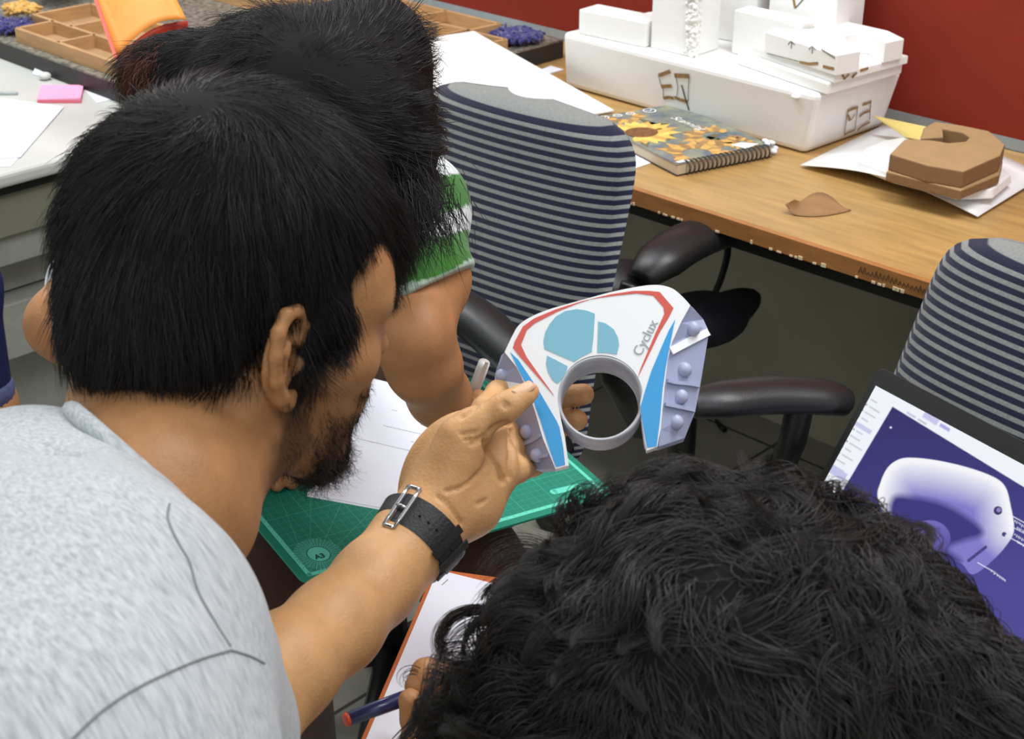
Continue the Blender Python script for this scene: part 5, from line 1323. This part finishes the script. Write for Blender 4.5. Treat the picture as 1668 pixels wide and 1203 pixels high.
# ---- grey T-shirt
def heather():
    m = mat('heather_grey_jersey', lin(178, 184, 186), .9, .15, sheen=.25)
    nt = m.node_tree; b = nt.nodes['Principled BSDF']; L = nt.links.new; tc = nt.nodes.new('ShaderNodeTexCoord')
    _d = unit(c2w((.55, -.75, .30))); _a = unit(np.cross(_d, FW)); _b = np.cross(_d, _a)
    mr = nt.nodes.new('ShaderNodeMapping'); mr.inputs['Rotation'].default_value = Matrix([list(_a), list(_b), list(_d)]).to_euler(); L(tc.outputs['Object'], mr.inputs[0])
    mp = nt.nodes.new('ShaderNodeMapping'); mp.inputs['Scale'].default_value = (330, 330, 42); L(mr.outputs[0], mp.inputs[0])
    n = nt.nodes.new('ShaderNodeTexNoise'); n.inputs['Scale'].default_value = 1.6; n.inputs['Detail'].default_value = 3; L(mp.outputs[0], n.inputs['Vector'])
    r = nt.nodes.new('ShaderNodeValToRGB'); e = r.color_ramp.elements; e[0].position = .25; e[0].color = (*lin(146, 152, 155), 1); e[1].position = .78; e[1].color = (*lin(204, 208, 210), 1)
    k = e.new(.48); k.color = (*lin(176, 182, 185), 1); L(n.outputs['Fac'], r.inputs[0])
    L(r.outputs[0], b.inputs['Base Color'])
    n2 = nt.nodes.new('ShaderNodeTexNoise'); n2.inputs['Scale'].default_value = 900; L(tc.outputs['Object'], n2.inputs['Vector']); bp = nt.nodes.new('ShaderNodeBump'); bp.inputs['Strength'].default_value = .35; bp.inputs['Distance'].default_value = .001
    L(n2.outputs['Fac'], bp.inputs['Height']); L(bp.outputs[0], b.inputs['Normal']); return m
M_tee = heather(); M_seam = mat('seam_thread', lin(118, 124, 126), .9)
ts_ = Solid()
ts_.chain([P(112, 918, .875), P(190, 1030, .75)], [.055, .060], .05)
ts_.chain([P(190, 1030, .75), P(255, 1120, .83), P(318, 1200, .905)], [.058, .062, .064], .03)
ts_.chain([P(112, 918, .875), P(50, 852, .91), P(-90, 885, .95)], [.055, .060, .062], .05)
ts_.chain([P(60, 985, .85), P(20, 1110, .78), P(40, 1350, .68)], [.080, .104, .120], .06)
ts_.chain([P(200, 955, .915), P(205, 1070, .90), P(165, 1300, .86)], [.056, .062, .072], .05)
# folds
for pts, w_ in (([P(55, 690, .82), P(90, 760, .79), P(140, 830, .775)], .009), ([P(120, 850, .76), P(180, 870, .765)], .005), ([P(290, 870, .83), P(320, 960, .80), P(370, 1040, .80)], .002)):
    ts_.chain(pts, [w_] * len(pts), .012, -1)
CC = P(256, 778, .908); neck_ax = unit(c2w((.64, .72, -.22)))
ts_.cap(CC + neck_ax * .060, CC + neck_ax * .14, .064, .12, .006, -1)
ts_.half(P(345, 1195, .885) + (EL - SHR) * .04, EL - SHR, .004) if False else None
lo = np.array([min(q[1][k] - .14 for q in ts_.p) for k in range(3)]); hi = np.array([max(q[1][k] + .14 for q in ts_.p) for k in range(3)])
sh, sv, sf = ts_.build('tshirt', lo, hi, .0032, M_tee, p1, relax=2)
# seams lie on the cloth: project pixel lines onto the shirt
cs = lambda x, y: (x / 2.1365, 640 + y / 2.1365)
for line in ([(590, 385), (585, 440), (620, 520), (660, 590), (690, 690), (745, 790), (802, 880)], [(805, 895), (700, 925), (580, 975), (460, 1035), (350, 1110), (255, 1200), (230, 1225)], [(805, 895), (870, 915), (920, 940)]):
    q = project([cs(*p) for p in line], sv, sf, 6)
    if len(q) > 2: b = MB(); b.tube(q, .0006, 6); b.build('seam', M_seam, sh)
# ribbed collar lying on the neck hole
cx = CC - neck_ax * .004
ca = unit(np.cross(neck_ax, FW)); cb_ = np.cross(neck_ax, ca); ring_ = []
ring = [cx + ca * .0655 * math.cos(t) + cb_ * .0655 * math.sin(t) for t in np.linspace(0, 6.2832, 49)[:-1]]
b = MB(); b.tube(ring, .0062, 10, closed=True); b.build('collar_rib', M_tee, sh)

# ---- watch
M_strap = mat('black_watch_leather', lin(30, 30, 32), .5, .5, bump=.3, bscale=500); M_steel = mat('polished_steel', lin(200, 202, 204), .22, .5, metal=.9); M_strapg = mat('dark_grey_strap_lining', lin(70, 72, 80), .6)
wc = P(673, 880, 1.098); wax = unit(P(712, 826, 1.118) - P(640, 918, 1.082))
wa = unit(P(728, 912, 1.10) - P(615, 842, 1.10)); wa = unit(wa - wax * (wa @ wax)); wb = np.cross(wax, wa); wb = wb if wb @ FW < 0 else -wb
wt_ = thing('watch_dummy', wc, 'x', 'x'); bpy.data.objects.remove(wt_)
RA, RB = .0313, .0308
wp_ = lambda t, r, z: wc + (RA + r + .13 * z) * math.cos(t) * wa + (RB + r + .13 * z) * math.sin(t) * wb + z * wax
b = MB(); v = []; n_ = 72
for i in range(n_):
    t = 6.2832 * i / n_; hw = .0146
    for r, z in ((0.0, -hw), (.0026, -hw * .92), (.0026, hw * .92), (0.0, hw)): v.append(wp_(t, r, z))
b.add(v, [(i * 4 + j, i * 4 + (j + 1) % 4, ((i + 1) % n_) * 4 + (j + 1) % 4, ((i + 1) % n_) * 4 + j) for i in range(n_) for j in range(4)], 0, True)
ws = b.build('watch_strap', M_strap, p1)
def arcstrip(t0, t1, r, hw, m, name, th=.0016, taper=0.0):
    b = MB(); k = 20; top = []
    for i in range(k):
        t = t0 + (t1 - t0) * i / (k - 1); w = hw * (1 - taper * max(0, (i / (k - 1) - .6) / .4) ** 2); top.append((t, w))
    v = []
    for t, w in top: v += [wp_(t, r, -w), wp_(t, r, w), wp_(t, r + th, w), wp_(t, r + th, -w)]
    f = [(0, 1, 2, 3)] + [(i * 4 + j, (i + 1) * 4 + j, (i + 1) * 4 + (j + 1) % 4, i * 4 + (j + 1) % 4) for i in range(k - 1) for j in range(4)] + [tuple((k - 1) * 4 + j for j in (3, 2, 1, 0))]
    b.add(v, f, 0); return b.build(name, m, ws)
tb = 2.28   # buckle angle (the -wa side is the upper left)
arcstrip(tb - .05, .02, .0030, .0128, M_strap, 'strap_end', .0018, .5)
arcstrip(.22, -.16, .0026, .0148, M_strapg, 'strap_tail', .0012, .6)
arcstrip(1.02, .84, .0048, .0152, M_strap, 'keeper_loop', .0015); arcstrip(.62, .44, .0048, .0152, M_strap, 'keeper_loop', .0015)
b = MB()
for (ta_, za, tb__, zb_) in ((tb, -.018, tb, .018), (tb - .26, -.018, tb - .26, .018), (tb, -.018, tb - .26, -.018), (tb, .018, tb - .26, .018)):
    b.tube([wp_(ta_ + (tb__ - ta_) * u, .0058, za + (zb_ - za) * u) for u in np.linspace(0, 1, 5)], .0017, 8)
b.build('buckle', M_steel, ws)
b = MB(); b.tube([wp_(tb, .0066, 0), wp_(tb - .12, .0072, 0), wp_(tb - .26, .0060, 0)], .0011, 8); b.build('buckle_pin', M_steel, ws)
b = MB()
for t in (1.72, 1.50, 1.28, .72): b.ell(wp_(t, .0049, 0), (.0011, .0011, .0011), nu=10, nv=6)
b.build('strap_hole', mat('dark_hole', (.003, .003, .003), .9), ws)
b = MB(); b.tube([wp_(-1.57, .001, 0), wp_(-1.57, .009, 0)], .018, 28); b.build('watch_case', M_steel, ws)
# ================================================================== person in the green and white shirt, head bowed
p2 = thing('person', np.array([-1.42, 1.25, .5]), 'person in green and white striped shirt bowing over the green cutting mat', 'person')
matp = lambda x, y, l=0.0: mf_.w(*mf_.px(x, y), l)
g2 = unit(c2w((-.25, -.78, .57))); u2 = c2w((-.05, .6, .8)); u2 = unit(u2 - g2 * (g2 @ u2)); r2 = np.cross(g2, u2); R2 = np.stack([g2, u2, r2])
HC2 = P(470, 235, 1.46); H2 = lambda f, u, r: HC2 + f * g2 + u * u2 + r * r2
s = Solid()
s.ell(H2(0, .01, 0), R2, (.092, .085, .075), .02); s.ell(H2(.045, -.045, 0), R2, (.05, .075, .056), .03)
s.chain([H2(.0, -.06, .05), H2(.066, -.115, .0), H2(.0, -.06, -.05)], [.02, .022, .02], .02)
s.cap(H2(.088, .0, 0), H2(.108, -.03, 0), .007, .009, .01); s.cap(H2(.086, -.07, .014), H2(.086, -.07, -.014), .008, .008, .01)
for sg in (1, -1):
    s.ell(H2(.088, -.002, .032 * sg), R2, (.012, .010, .014), .008, -1); s.ell(H2(.078, -.003, .032 * sg), R2, (.011, .009, .012), .002)
    s.ell(H2(-.006, -.022, .078 * sg), R2, (.016, .030, .007), .006); s.cap(H2(.07, .014, .01 * sg), H2(.072, .014, .045 * sg), .01, .009, .01)
NK2 = P(470, 300, 1.64)
s.chain([H2(-.05, -.05, 0), NK2], [.056, .060], .03)
SL, SR = P(668, 342, 1.66), P(255, 356, 1.66)          # his left shoulder is on the right of the picture
s.chain([SR, NK2, SL], [.052, .06, .052], .03)
s.chain([P(420, 380, 1.72), P(410, 560, 2.0), np.array([-1.55, 1.15, .60])], [.12, .11, .11], .06)
EL2, WR2 = P(672, 548, 1.475), P(742, 682, 1.615)
s.chain([SL, P(690, 455, 1.55), EL2], [.048, .046, .041], .02)
s.chain([EL2, P(690, 595, 1.50), P(716, 645, 1.56), WR2], [.0375, .0375, .0325, .0260], .012)
s.cap(P(655, 527, 1.425), P(702, 512, 1.432), .002, .002, .008, -1)
ER2, WRR2 = P(102, 527, 1.50), P(368, 735, 1.655)
s.chain([SR, P(178, 440, 1.57), ER2], [.048, .044, .036], .02)
s.chain([ER2, P(190, 590, 1.55), P(290, 680, 1.61), WRR2], [.036, .040, .033, .026], .012)
# his right hand lies on the mat
pm = matp(405, 752, .020)
s.cap(WRR2, pm, .025, .021, .015); s.cap(matp(392, 766, .017), matp(428, 742, .019), .016, .016, .015)
for pts, rd in (([matp(398, 764, .018), matp(418, 772, .022), matp(436, 786, .017), matp(450, 800, .009)], [.0105, .0098, .0092, .0085]), ([matp(414, 752, .022), matp(440, 764, .026), matp(460, 780, .019), matp(474, 796, .009)], [.0110, .0102, .0094, .0086]),
        ([matp(432, 744, .022), matp(456, 752, .026), matp(474, 766, .018), matp(486, 779, .009)], [.0105, .0098, .0090, .0082]), ([matp(448, 738, .020), matp(468, 744, .020), matp(484, 752, .010)], [.0095, .009, .008]),
        ([matp(392, 770, .014), matp(398, 790, .011), matp(410, 806, .009)], [.0105, .0095, .0085])): s.chain(pts, rd, .004)
# his left hand holds the white pen behind the nearest hand
pl = P(772, 700, 1.66); s.cap(WR2, pl, .025, .022, .015)
for pts, rd in (([P(772, 690, 1.655), P(786, 668, 1.64), P(780, 648, 1.635), P(772, 645, 1.655)], [.0105, .0098, .009, .008]), ([P(785, 700, 1.66), P(800, 682, 1.65), P(792, 660, 1.65), P(782, 655, 1.67)], [.0105, .0098, .009, .008]),
        ([P(790, 712, 1.67), P(808, 700, 1.66), P(802, 682, 1.66), P(790, 678, 1.68)], [.0105, .0095, .009, .008]), ([P(792, 724, 1.67), P(808, 718, 1.67), P(806, 704, 1.68)], [.009, .0085, .008]),
        ([P(758, 690, 1.65), P(757, 664, 1.655), P(763, 648, 1.67)], [.011, .0095, .0085])): s.chain(pts, rd, .004)
# legs below the mat
for hip, knee, ank in ((np.array([-1.58, 1.11, .57]), P(437, 948, 1.80), None), (np.array([-1.46, 1.21, .57]), P(765, 925, 1.90), None)):
    an = np.array([knee[0] - .10, knee[1] + .10, .09])
    s.chain([hip, knee], [.078, .056], .04); s.chain([knee, knee * .62 + an * .38 + np.array([-.012, .012, 0]), an], [.054, .052, .036], .02)
    toe = an + np.array([.13, -.13, -.045]); s.chain([an + np.array([-.03, .03, -.045]), an + np.array([.05, -.05, -.04]), toe], [.034, .032, .026], .02)
A_ = np.array([q[1] - (q[3] if q[0] == 0 else max(q[3])) for q in s.p if q[6] > 0] + [q[2] - q[4] for q in s.p if q[0] == 0 and q[6] > 0]).min(0) - .01
B_ = np.array([q[1] + (q[3] if q[0] == 0 else max(q[3])) for q in s.p if q[6] > 0] + [q[2] + q[4] for q in s.p if q[0] == 0 and q[6] > 0]).max(0) + .01
body2, bv, bfc = s.build('body', A_, B_, .0034, M_skin2, p2, relax=1); set_vcol(body2, 'tint', np.ones((len(bv), 3)))
# hair
s = Solid()
s.ell(P(505, 215, 1.46), R2, (.120, .120, .115), .02); s.ell(P(592, 235, 1.45), np.eye(3), (.070, .068, .075), .04); s.ell(P(345, 150, 1.50), np.eye(3), (.085, .060, .062), .05); s.ell(P(610, 90, 1.49), np.eye(3), (.060, .055, .062), .04); s.ell(P(455, 110, 1.50), np.eye(3), (.07, .055, .058), .03)
s.ell(P(262, 118, 1.50), np.eye(3), (.045, .035, .032), .03)
c_ = P(470, 200, 1.48); hm2, hv2, hf2 = s.build('hair', c_ - .27, c_ + .27, .0045, M_hairm, p2, relax=2)
hn2 = out_normals(hv2, hf2); W2 = P(470, 120, 1.36)
def flow2(p, n):
    e = p - W2; e = e - n * (e * n).sum(1)[:, None]; r = np.linalg.norm(e, axis=1)[:, None] + 1e-6; e = e / r; tw_ = np.cross(n, e)
    d = e + tw_ * .55 + vnoise(p, 22, 7) * .45 + np.array([0, 0, -.35]); d = d - n * (d * n).sum(1)[:, None]; return d / (np.linalg.norm(d, axis=1)[:, None] + 1e-9)
rng = np.random.default_rng(31)
coat(hv2, hf2, hn2, flow2, 20000, rng, (.030, .058), .34, 'hair_strands', M_hair, hm2, rad=.00032, depth=.006, clump=.6, jitter=.2, curl=.6, curl_r=.004)
M_brownhair = mat('reddish_brown_hair', lin(92, 50, 28), .45, .4)
kp = np.exp(-((np.linalg.norm(hv2 - P(235, 110, 1.47), axis=1)) / .022) ** 2)[hf2].mean(1)
coat(hv2, hf2, hn2, flow2, 1500, rng, (.02, .035), .3, 'brown_strands', M_brownhair, hm2, rad=.0003, keep=kp + 1e-7, curl=1.5, curl_r=.004)
# fringe hanging at the right over the sleeve
n_ = 1500; r0 = P(668, 330, 1.40) + rng.normal(size=(n_, 3)) * np.array([.020, .020, .018]); fl = np.tile(unit(RT * .2 - UP * .95), (n_, 1)) + rng.normal(size=(n_, 3)) * .25
fl /= np.linalg.norm(fl, axis=1)[:, None]
hair_obj('fringe', grow(r0, np.tile(-FW, (n_, 1)), fl, 9, rng.uniform(.02, .05, n_), rng, .1, bend=np.tile(RT * .15, (n_, 1)), jitter=.12), .00028 * rng.uniform(.7, 1.3, n_), M_hair, hm2)
# striped shirt: torso and short sleeves
M_green = mat('green_white_stripe_jersey', (1, 1, 1), .85, .2, sheen=.2, vcol='stripe', bump=.3, bscale=800)
s = Solid()
s.chain([SR, NK2, SL], [.062, .062, .064], .04); s.chain([P(420, 385, 1.72), P(410, 560, 2.0), np.array([-1.55, 1.15, .60])], [.132, .124, .125], .06)
sl1 = P(692, 480, 1.535); s.chain([SL, sl1, sl1 + unit(sl1 - SL) * .05], [.060, .0535, .0535], .03)
sr1 = P(192, 428, 1.585); s.chain([SR, sr1, sr1 + unit(sr1 - SR) * .05], [.058, .052, .052], .03)
axl = unit(c2w((.50, -.85, .02))); hemL = P(690, 478, 1.525); s.half(hemL, axl, .003); 
neck_a = unit(HC2 - NK2); s.cap(NK2 + neck_a * .03, NK2 + neck_a * .12, .062, .075, .006, -1)
A_ = np.min([SR, SL, np.array([-1.55, 1.15, .48]), P(440, 385, 1.9), P(100, 440, 1.5), P(760, 470, 1.4)], 0) - .17; B_ = np.max([SR, SL, P(440, 385, 1.7), np.array([-1.42, 1.27, .60]), P(760, 470, 1.6)], 0) + .17
sv2 = s; s2m = Solid(); s2m.p = s.p
v2, f2 = s.mesh(A_, B_, .0040); v2 = relax_mesh(v2, f2, .35)
so2 = mesh_obj('striped_shirt', v2, f2, M_green, p2, True)
# stripes run round the sleeve: distance up the sleeve axis from the hem
dl = -(v2 - hemL) @ axl; wv = .006 * np.sin(((v2 - hemL) @ RT) * 60)
k = (dl + wv); st = np.where(k < .0075, 2, np.where(k < .047, 0, np.where(k < .073, 1, np.where(((k - .073) % .066) < .040, 0, 1))))
GRN, WHT, PAL = np.array(lin(58, 118, 44)), np.array(lin(214, 220, 220)), np.array(lin(176, 196, 178))
farL = np.linalg.norm(v2 - SR, axis=1) < .26; kr = ((v2 - sr1) @ unit(sr1 - SR)); st = np.where(farL & (kr > -.02), 1, st)
set_vcol(so2, 'stripe', np.stack([GRN, WHT, PAL])[st])
M_short = mat('dark_brown_trouser_cloth', lin(66, 44, 36), .9, .15, noise=.12, nscale=60, sheen=.2)
s = Solid()
for hip, knee in ((np.array([-1.58, 1.11, .57]), P(437, 948, 1.80)), (np.array([-1.46, 1.21, .57]), P(765, 925, 1.90))):
    an = np.array([knee[0] - .10, knee[1] + .10, .13]); s.chain([hip, knee], [.092, .068], .04); s.chain([knee, an], [.066, .050], .03)
s.cap(np.array([-1.60, 1.12, .60]), np.array([-1.48, 1.21, .60]), .11, .11, .04)
s.half(mO - mn * .006, mn, .004)
A_ = np.array([q[1] - q[3] for q in s.p if q[0] == 0] + [q[2] - q[4] for q in s.p if q[0] == 0]).min(0) - .02; B_ = np.array([q[1] + q[3] for q in s.p if q[0] == 0] + [q[2] + q[4] for q in s.p if q[0] == 0]).max(0) + .02
s.build('trousers', A_, B_, .006, M_short, p2)
M_sand = mat('black_sandal', lin(20, 20, 20), .6)

# ================================================================== person with curly hair in front
p3 = thing('person', P(1250, 1500, .70) * np.array([1, 1, 0]) + np.array([0, 0, .48]), 'curly black-haired person in the foreground writing with a navy pen', 'person')
HC3 = P(1180, 1105, .84); g3 = unit(c2w((-.62, -.55, -.55))); u3 = c2w((-.15, .75, .64)); u3 = unit(u3 - g3 * (g3 @ u3)); r3 = np.cross(g3, u3); R3 = np.stack([g3, u3, r3])
H3 = lambda f, u, r: HC3 + f * g3 + u * u3 + r * r3
s = Solid()
s.ell(H3(0, .0, 0), R3, (.092, .083, .075), .02); s.ell(H3(.045, -.05, 0), R3, (.05, .072, .056), .03)
s.chain([H3(.0, -.07, .05), H3(.066, -.115, .0), H3(.0, -.07, -.05)], [.02, .022, .02], .02); s.cap(H3(.088, -.005, 0), H3(.108, -.035, 0), .007, .009, .01); s.cap(H3(.086, -.074, .014), H3(.086, -.074, -.014), .008, .008, .01)
for sg in (1, -1):
    s.ell(H3(.088, -.007, .032 * sg), R3, (.012, .010, .014), .008, -1); s.ell(H3(.078, -.008, .032 * sg), R3, (.011, .009, .012), .002); s.ell(H3(-.006, -.026, .072 * sg), R3, (.016, .030, .007), .006)
NK3 = H3(-.05, -.20, 0); s.chain([H3(-.045, -.07, 0), NK3], [.056, .06], .03)
dn_ = np.array([0, 0, -1.0]); S3L = NK3 + RT * -.17 + dn_ * .05; S3R = NK3 + RT * .17 + dn_ * .05
s.chain([S3L, NK3, S3R], [.05, .06, .05], .03); s.cap(NK3 + dn_ * .12, NK3 + dn_ * .42, .12, .13, .05)
W3 = P(700, 1262, 1.045); E3 = P(860, 1420, .86)
s.chain([S3L, E3], [.046, .040], .02); s.chain([E3, (E3 + W3) / 2, W3], [.040, .036, .027], .015)
q_ = P(716, 1172, 1.085); s.cap(W3, q_, .026, .023, .015); s.cap(P(700, 1190, 1.08), P(738, 1160, 1.09), .017, .016, .014)
for pts, rd in (([P(740, 1150, 1.085), P(722, 1098, 1.078), P(692, 1092, 1.072), P(676, 1118, 1.068)], [.0105, .0100, .0092, .0082]), ([P(742, 1165, 1.09), P(730, 1122, 1.10), P(700, 1112, 1.10), P(686, 1128, 1.088)], [.0105, .010, .009, .0082]),
        ([P(735, 1182, 1.10), P(715, 1150, 1.108), P(690, 1142, 1.105), P(684, 1158, 1.095)], [.0105, .0095, .009, .008]), ([P(724, 1200, 1.10), P(702, 1172, 1.105), P(684, 1168, 1.10), P(680, 1182, 1.09)], [.0095, .009, .0085, .0075]),
        ([P(700, 1200, 1.072), P(676, 1172, 1.055), P(668, 1140, 1.048)], [.0125, .0105, .0088])): s.chain(pts, rd, .004)
A_ = np.array([q[1] - (q[3] if q[0] == 0 else max(q[3])) for q in s.p if q[6] > 0] + [q[2] - q[4] for q in s.p if q[0] == 0 and q[6] > 0]).min(0) - .01
B_ = np.array([q[1] + (q[3] if q[0] == 0 else max(q[3])) for q in s.p if q[6] > 0] + [q[2] + q[4] for q in s.p if q[0] == 0 and q[6] > 0]).max(0) + .01
body3, bv, bfc = s.build('body', A_, B_, .0030, M_skin3, p3, relax=1); set_vcol(body3, 'tint', np.ones((len(bv), 3)))
M_dsh = mat('dark_navy_shirt', lin(40, 44, 60), .9, .15, sheen=.2)
s = Solid(); s.chain([S3L, NK3 + dn_ * .005, S3R], [.066, .074, .066], .04); s.cap(NK3 + dn_ * .12, NK3 + dn_ * .42, .132, .142, .05)
s.cap(S3L, S3L + (E3 - S3L) * .62, .056, .054, .02); na = unit(HC3 - NK3); s.cap(NK3 + na * .055, NK3 + na * .14, .064, .080, .005, -1)
A_ = NK3 - np.array([.36, .36, .60]); B_ = NK3 + np.array([.36, .36, .12]); s.build('shirt', A_, B_, .006, M_dsh, p3)
s = Solid()
s.ell(P(1225, 1130, .84), np.eye(3), (.112, .106, .112), .03); s.ell(P(1025, 1052, .86), np.eye(3), (.054, .054, .060), .05); s.ell(P(1390, 1050, .86), np.eye(3), (.062, .060, .060), .05)
s.ell(P(1155, 940, .88), np.eye(3), (.048, .046, .050), .05); s.ell(P(935, 1140, .86), np.eye(3), (.048, .050, .052), .04); s.ell(P(835, 1205, .87), np.eye(3), (.036, .034, .040), .04); s.ell(P(752, 1192, .93), np.eye(3), (.030, .026, .024), .03); s.ell(P(1520, 1170, .83), np.eye(3), (.036, .036, .050), .05)
s.ell(P(935, 1020, .88), np.eye(3), (.024, .020, .024), .03); s.ell(P(1340, 920, .88), np.eye(3), (.024, .022, .024), .03)
s.ell(P(1600, 1165, .80), np.eye(3), (.032, .034, .040), .03)
c_ = P(1190, 1090, .85); hm3, hv3, hf3 = s.build('hair', c_ - .27, c_ + .27, .0042, M_hairm, p3, relax=2); hn3 = out_normals(hv3, hf3)
def flow3(p, n):
    d = vnoise(p, 16, 17) * 1.0 + vnoise(p, 45, 18) * .6 + np.array([0, 0, -.25]) + c2w((-.25, -.2, 0)); d = d - n * (d * n).sum(1)[:, None]; return d / (np.linalg.norm(d, axis=1)[:, None] + 1e-9)
rng = np.random.default_rng(41)
coat(hv3, hf3, hn3, flow3, 26000, rng, (.045, .080), .26, 'hair_strands', M_hairb, hm3, rad=.00032, depth=.003, n=18, clump=.92, jitter=.09, curl=1.15, curl_r=.0125, droop=.35)
coat(hv3, hf3, hn3, flow3, 11000, rng, (.030, .055), .14, 'under_strands', M_hairb, hm3, rad=.00034, depth=.001, n=9, clump=.55, jitter=.15, curl=.6, curl_r=.005, droop=.2)
coat(hv3, hf3, hn3, flow3, 1300, rng, (.035, .060), .55, 'flyaway_strands', M_hairb, hm3, keep=(px_of(hv3)[0] > 930).astype(float)[hf3].mean(1) + 1e-6, rad=.00020, depth=.003, n=18, clump=.75, jitter=.3, curl=1.4, curl_r=.009, droop=.4)
# loose ringlets at the left over the paper
def ringlet(c, R, a0, a1, n_, spread, seed, d=.93, sq=.85):
    rg = np.random.default_rng(seed); k = 22; t = np.linspace(a0, a1, k); S_ = []
    for i in range(n_):
        rr = R * (1 + rg.normal() * spread); cx, cy = c[0] + rg.normal() * R * spread, c[1] + rg.normal() * R * spread; t2 = t + rg.normal() * .12
        S_.append([P(cx + rr * math.cos(x), cy + rr * sq * math.sin(x), d + .018 * math.sin(x * .7 + i) + .012 * rg.random()) for x in t2])
    return np.array(S_)
S_ = np.concatenate([ringlet((778, 1045), 62, 6.4, 2.5, 150, .055, 1), ringlet((790, 1056), 40, 5.2, 3.6, 14, .12, 2), ringlet((800, 1070), 74, 5.8, 3.2, 26, .07, 3), ringlet((830, 990), 46, 5.9, 3.5, 46, .14, 4), ringlet((850, 945), 60, 5.4, 3.4, 40, .16, 5), ringlet((752, 1085), 40, 4.9, 2.6, 18, .12, 6), ringlet((672, 1105), 16, 5.4, 2.2, 7, .2, 7), ringlet((860, 1020), 50, 6.0, 3.0, 30, .14, 8)])
hair_obj('ringlets', S_, .00026 * np.random.default_rng(2).uniform(.7, 1.3, len(S_)), M_hairb, hm3)

# ================================================================== a leg in jeans at the left edge
M_jean = mat('dark_denim', lin(34, 40, 84), .85, .2, noise=.2, nscale=200, bump=.3, bscale=600); M_cuff = mat('faded_denim_cuff', lin(84, 92, 134), .85, noise=.2, nscale=160, bump=.3, bscale=500)
p4 = thing('person', P(-10, 700, 2.2), 'person in dark blue jeans, only a rolled-up trouser leg showing at the left edge', 'person')
K4, A4 = P(-75, 470, 2.14), P(-18, 660, 2.24); T4 = P(-420, 450, 2.1)
s = Solid(); s.chain([T4, K4], [.07, .055], .03); s.chain([K4, A4, P(-8, 705, 2.27)], [.052, .040, .032], .02); f0 = P(-5, 722, 2.28); s.chain([f0, f0 + RT * .05 - FW * .10], [.034, .028], .02)
A_ = np.array([q[1] - q[3] for q in s.p] + [q[2] - q[4] for q in s.p]).min(0) - .01; B_ = np.array([q[1] + q[3] for q in s.p] + [q[2] + q[4] for q in s.p]).max(0) + .01
o, v_, f_ = s.build('body', A_, B_, .005, M_skin3, p4); set_vcol(o, 'tint', np.ones((len(v_), 3)))
s = Solid(); s.chain([T4, K4], [.085, .066], .03); s.chain([K4, P(-26, 628, 2.222)], [.062, .0405], .02)
A_ -= .03; B_ += .03; s.build('jeans', A_, B_, .005, M_jean, p4)
b = MB(); b.tube([P(-27, 622, 2.22), P(-25, 630, 2.222), P(-17, 662, 2.24), P(-16, 668, 2.241)], [.040, .0425, .0425, .038], 24); b.build('trouser_cuff', M_cuff, p4)
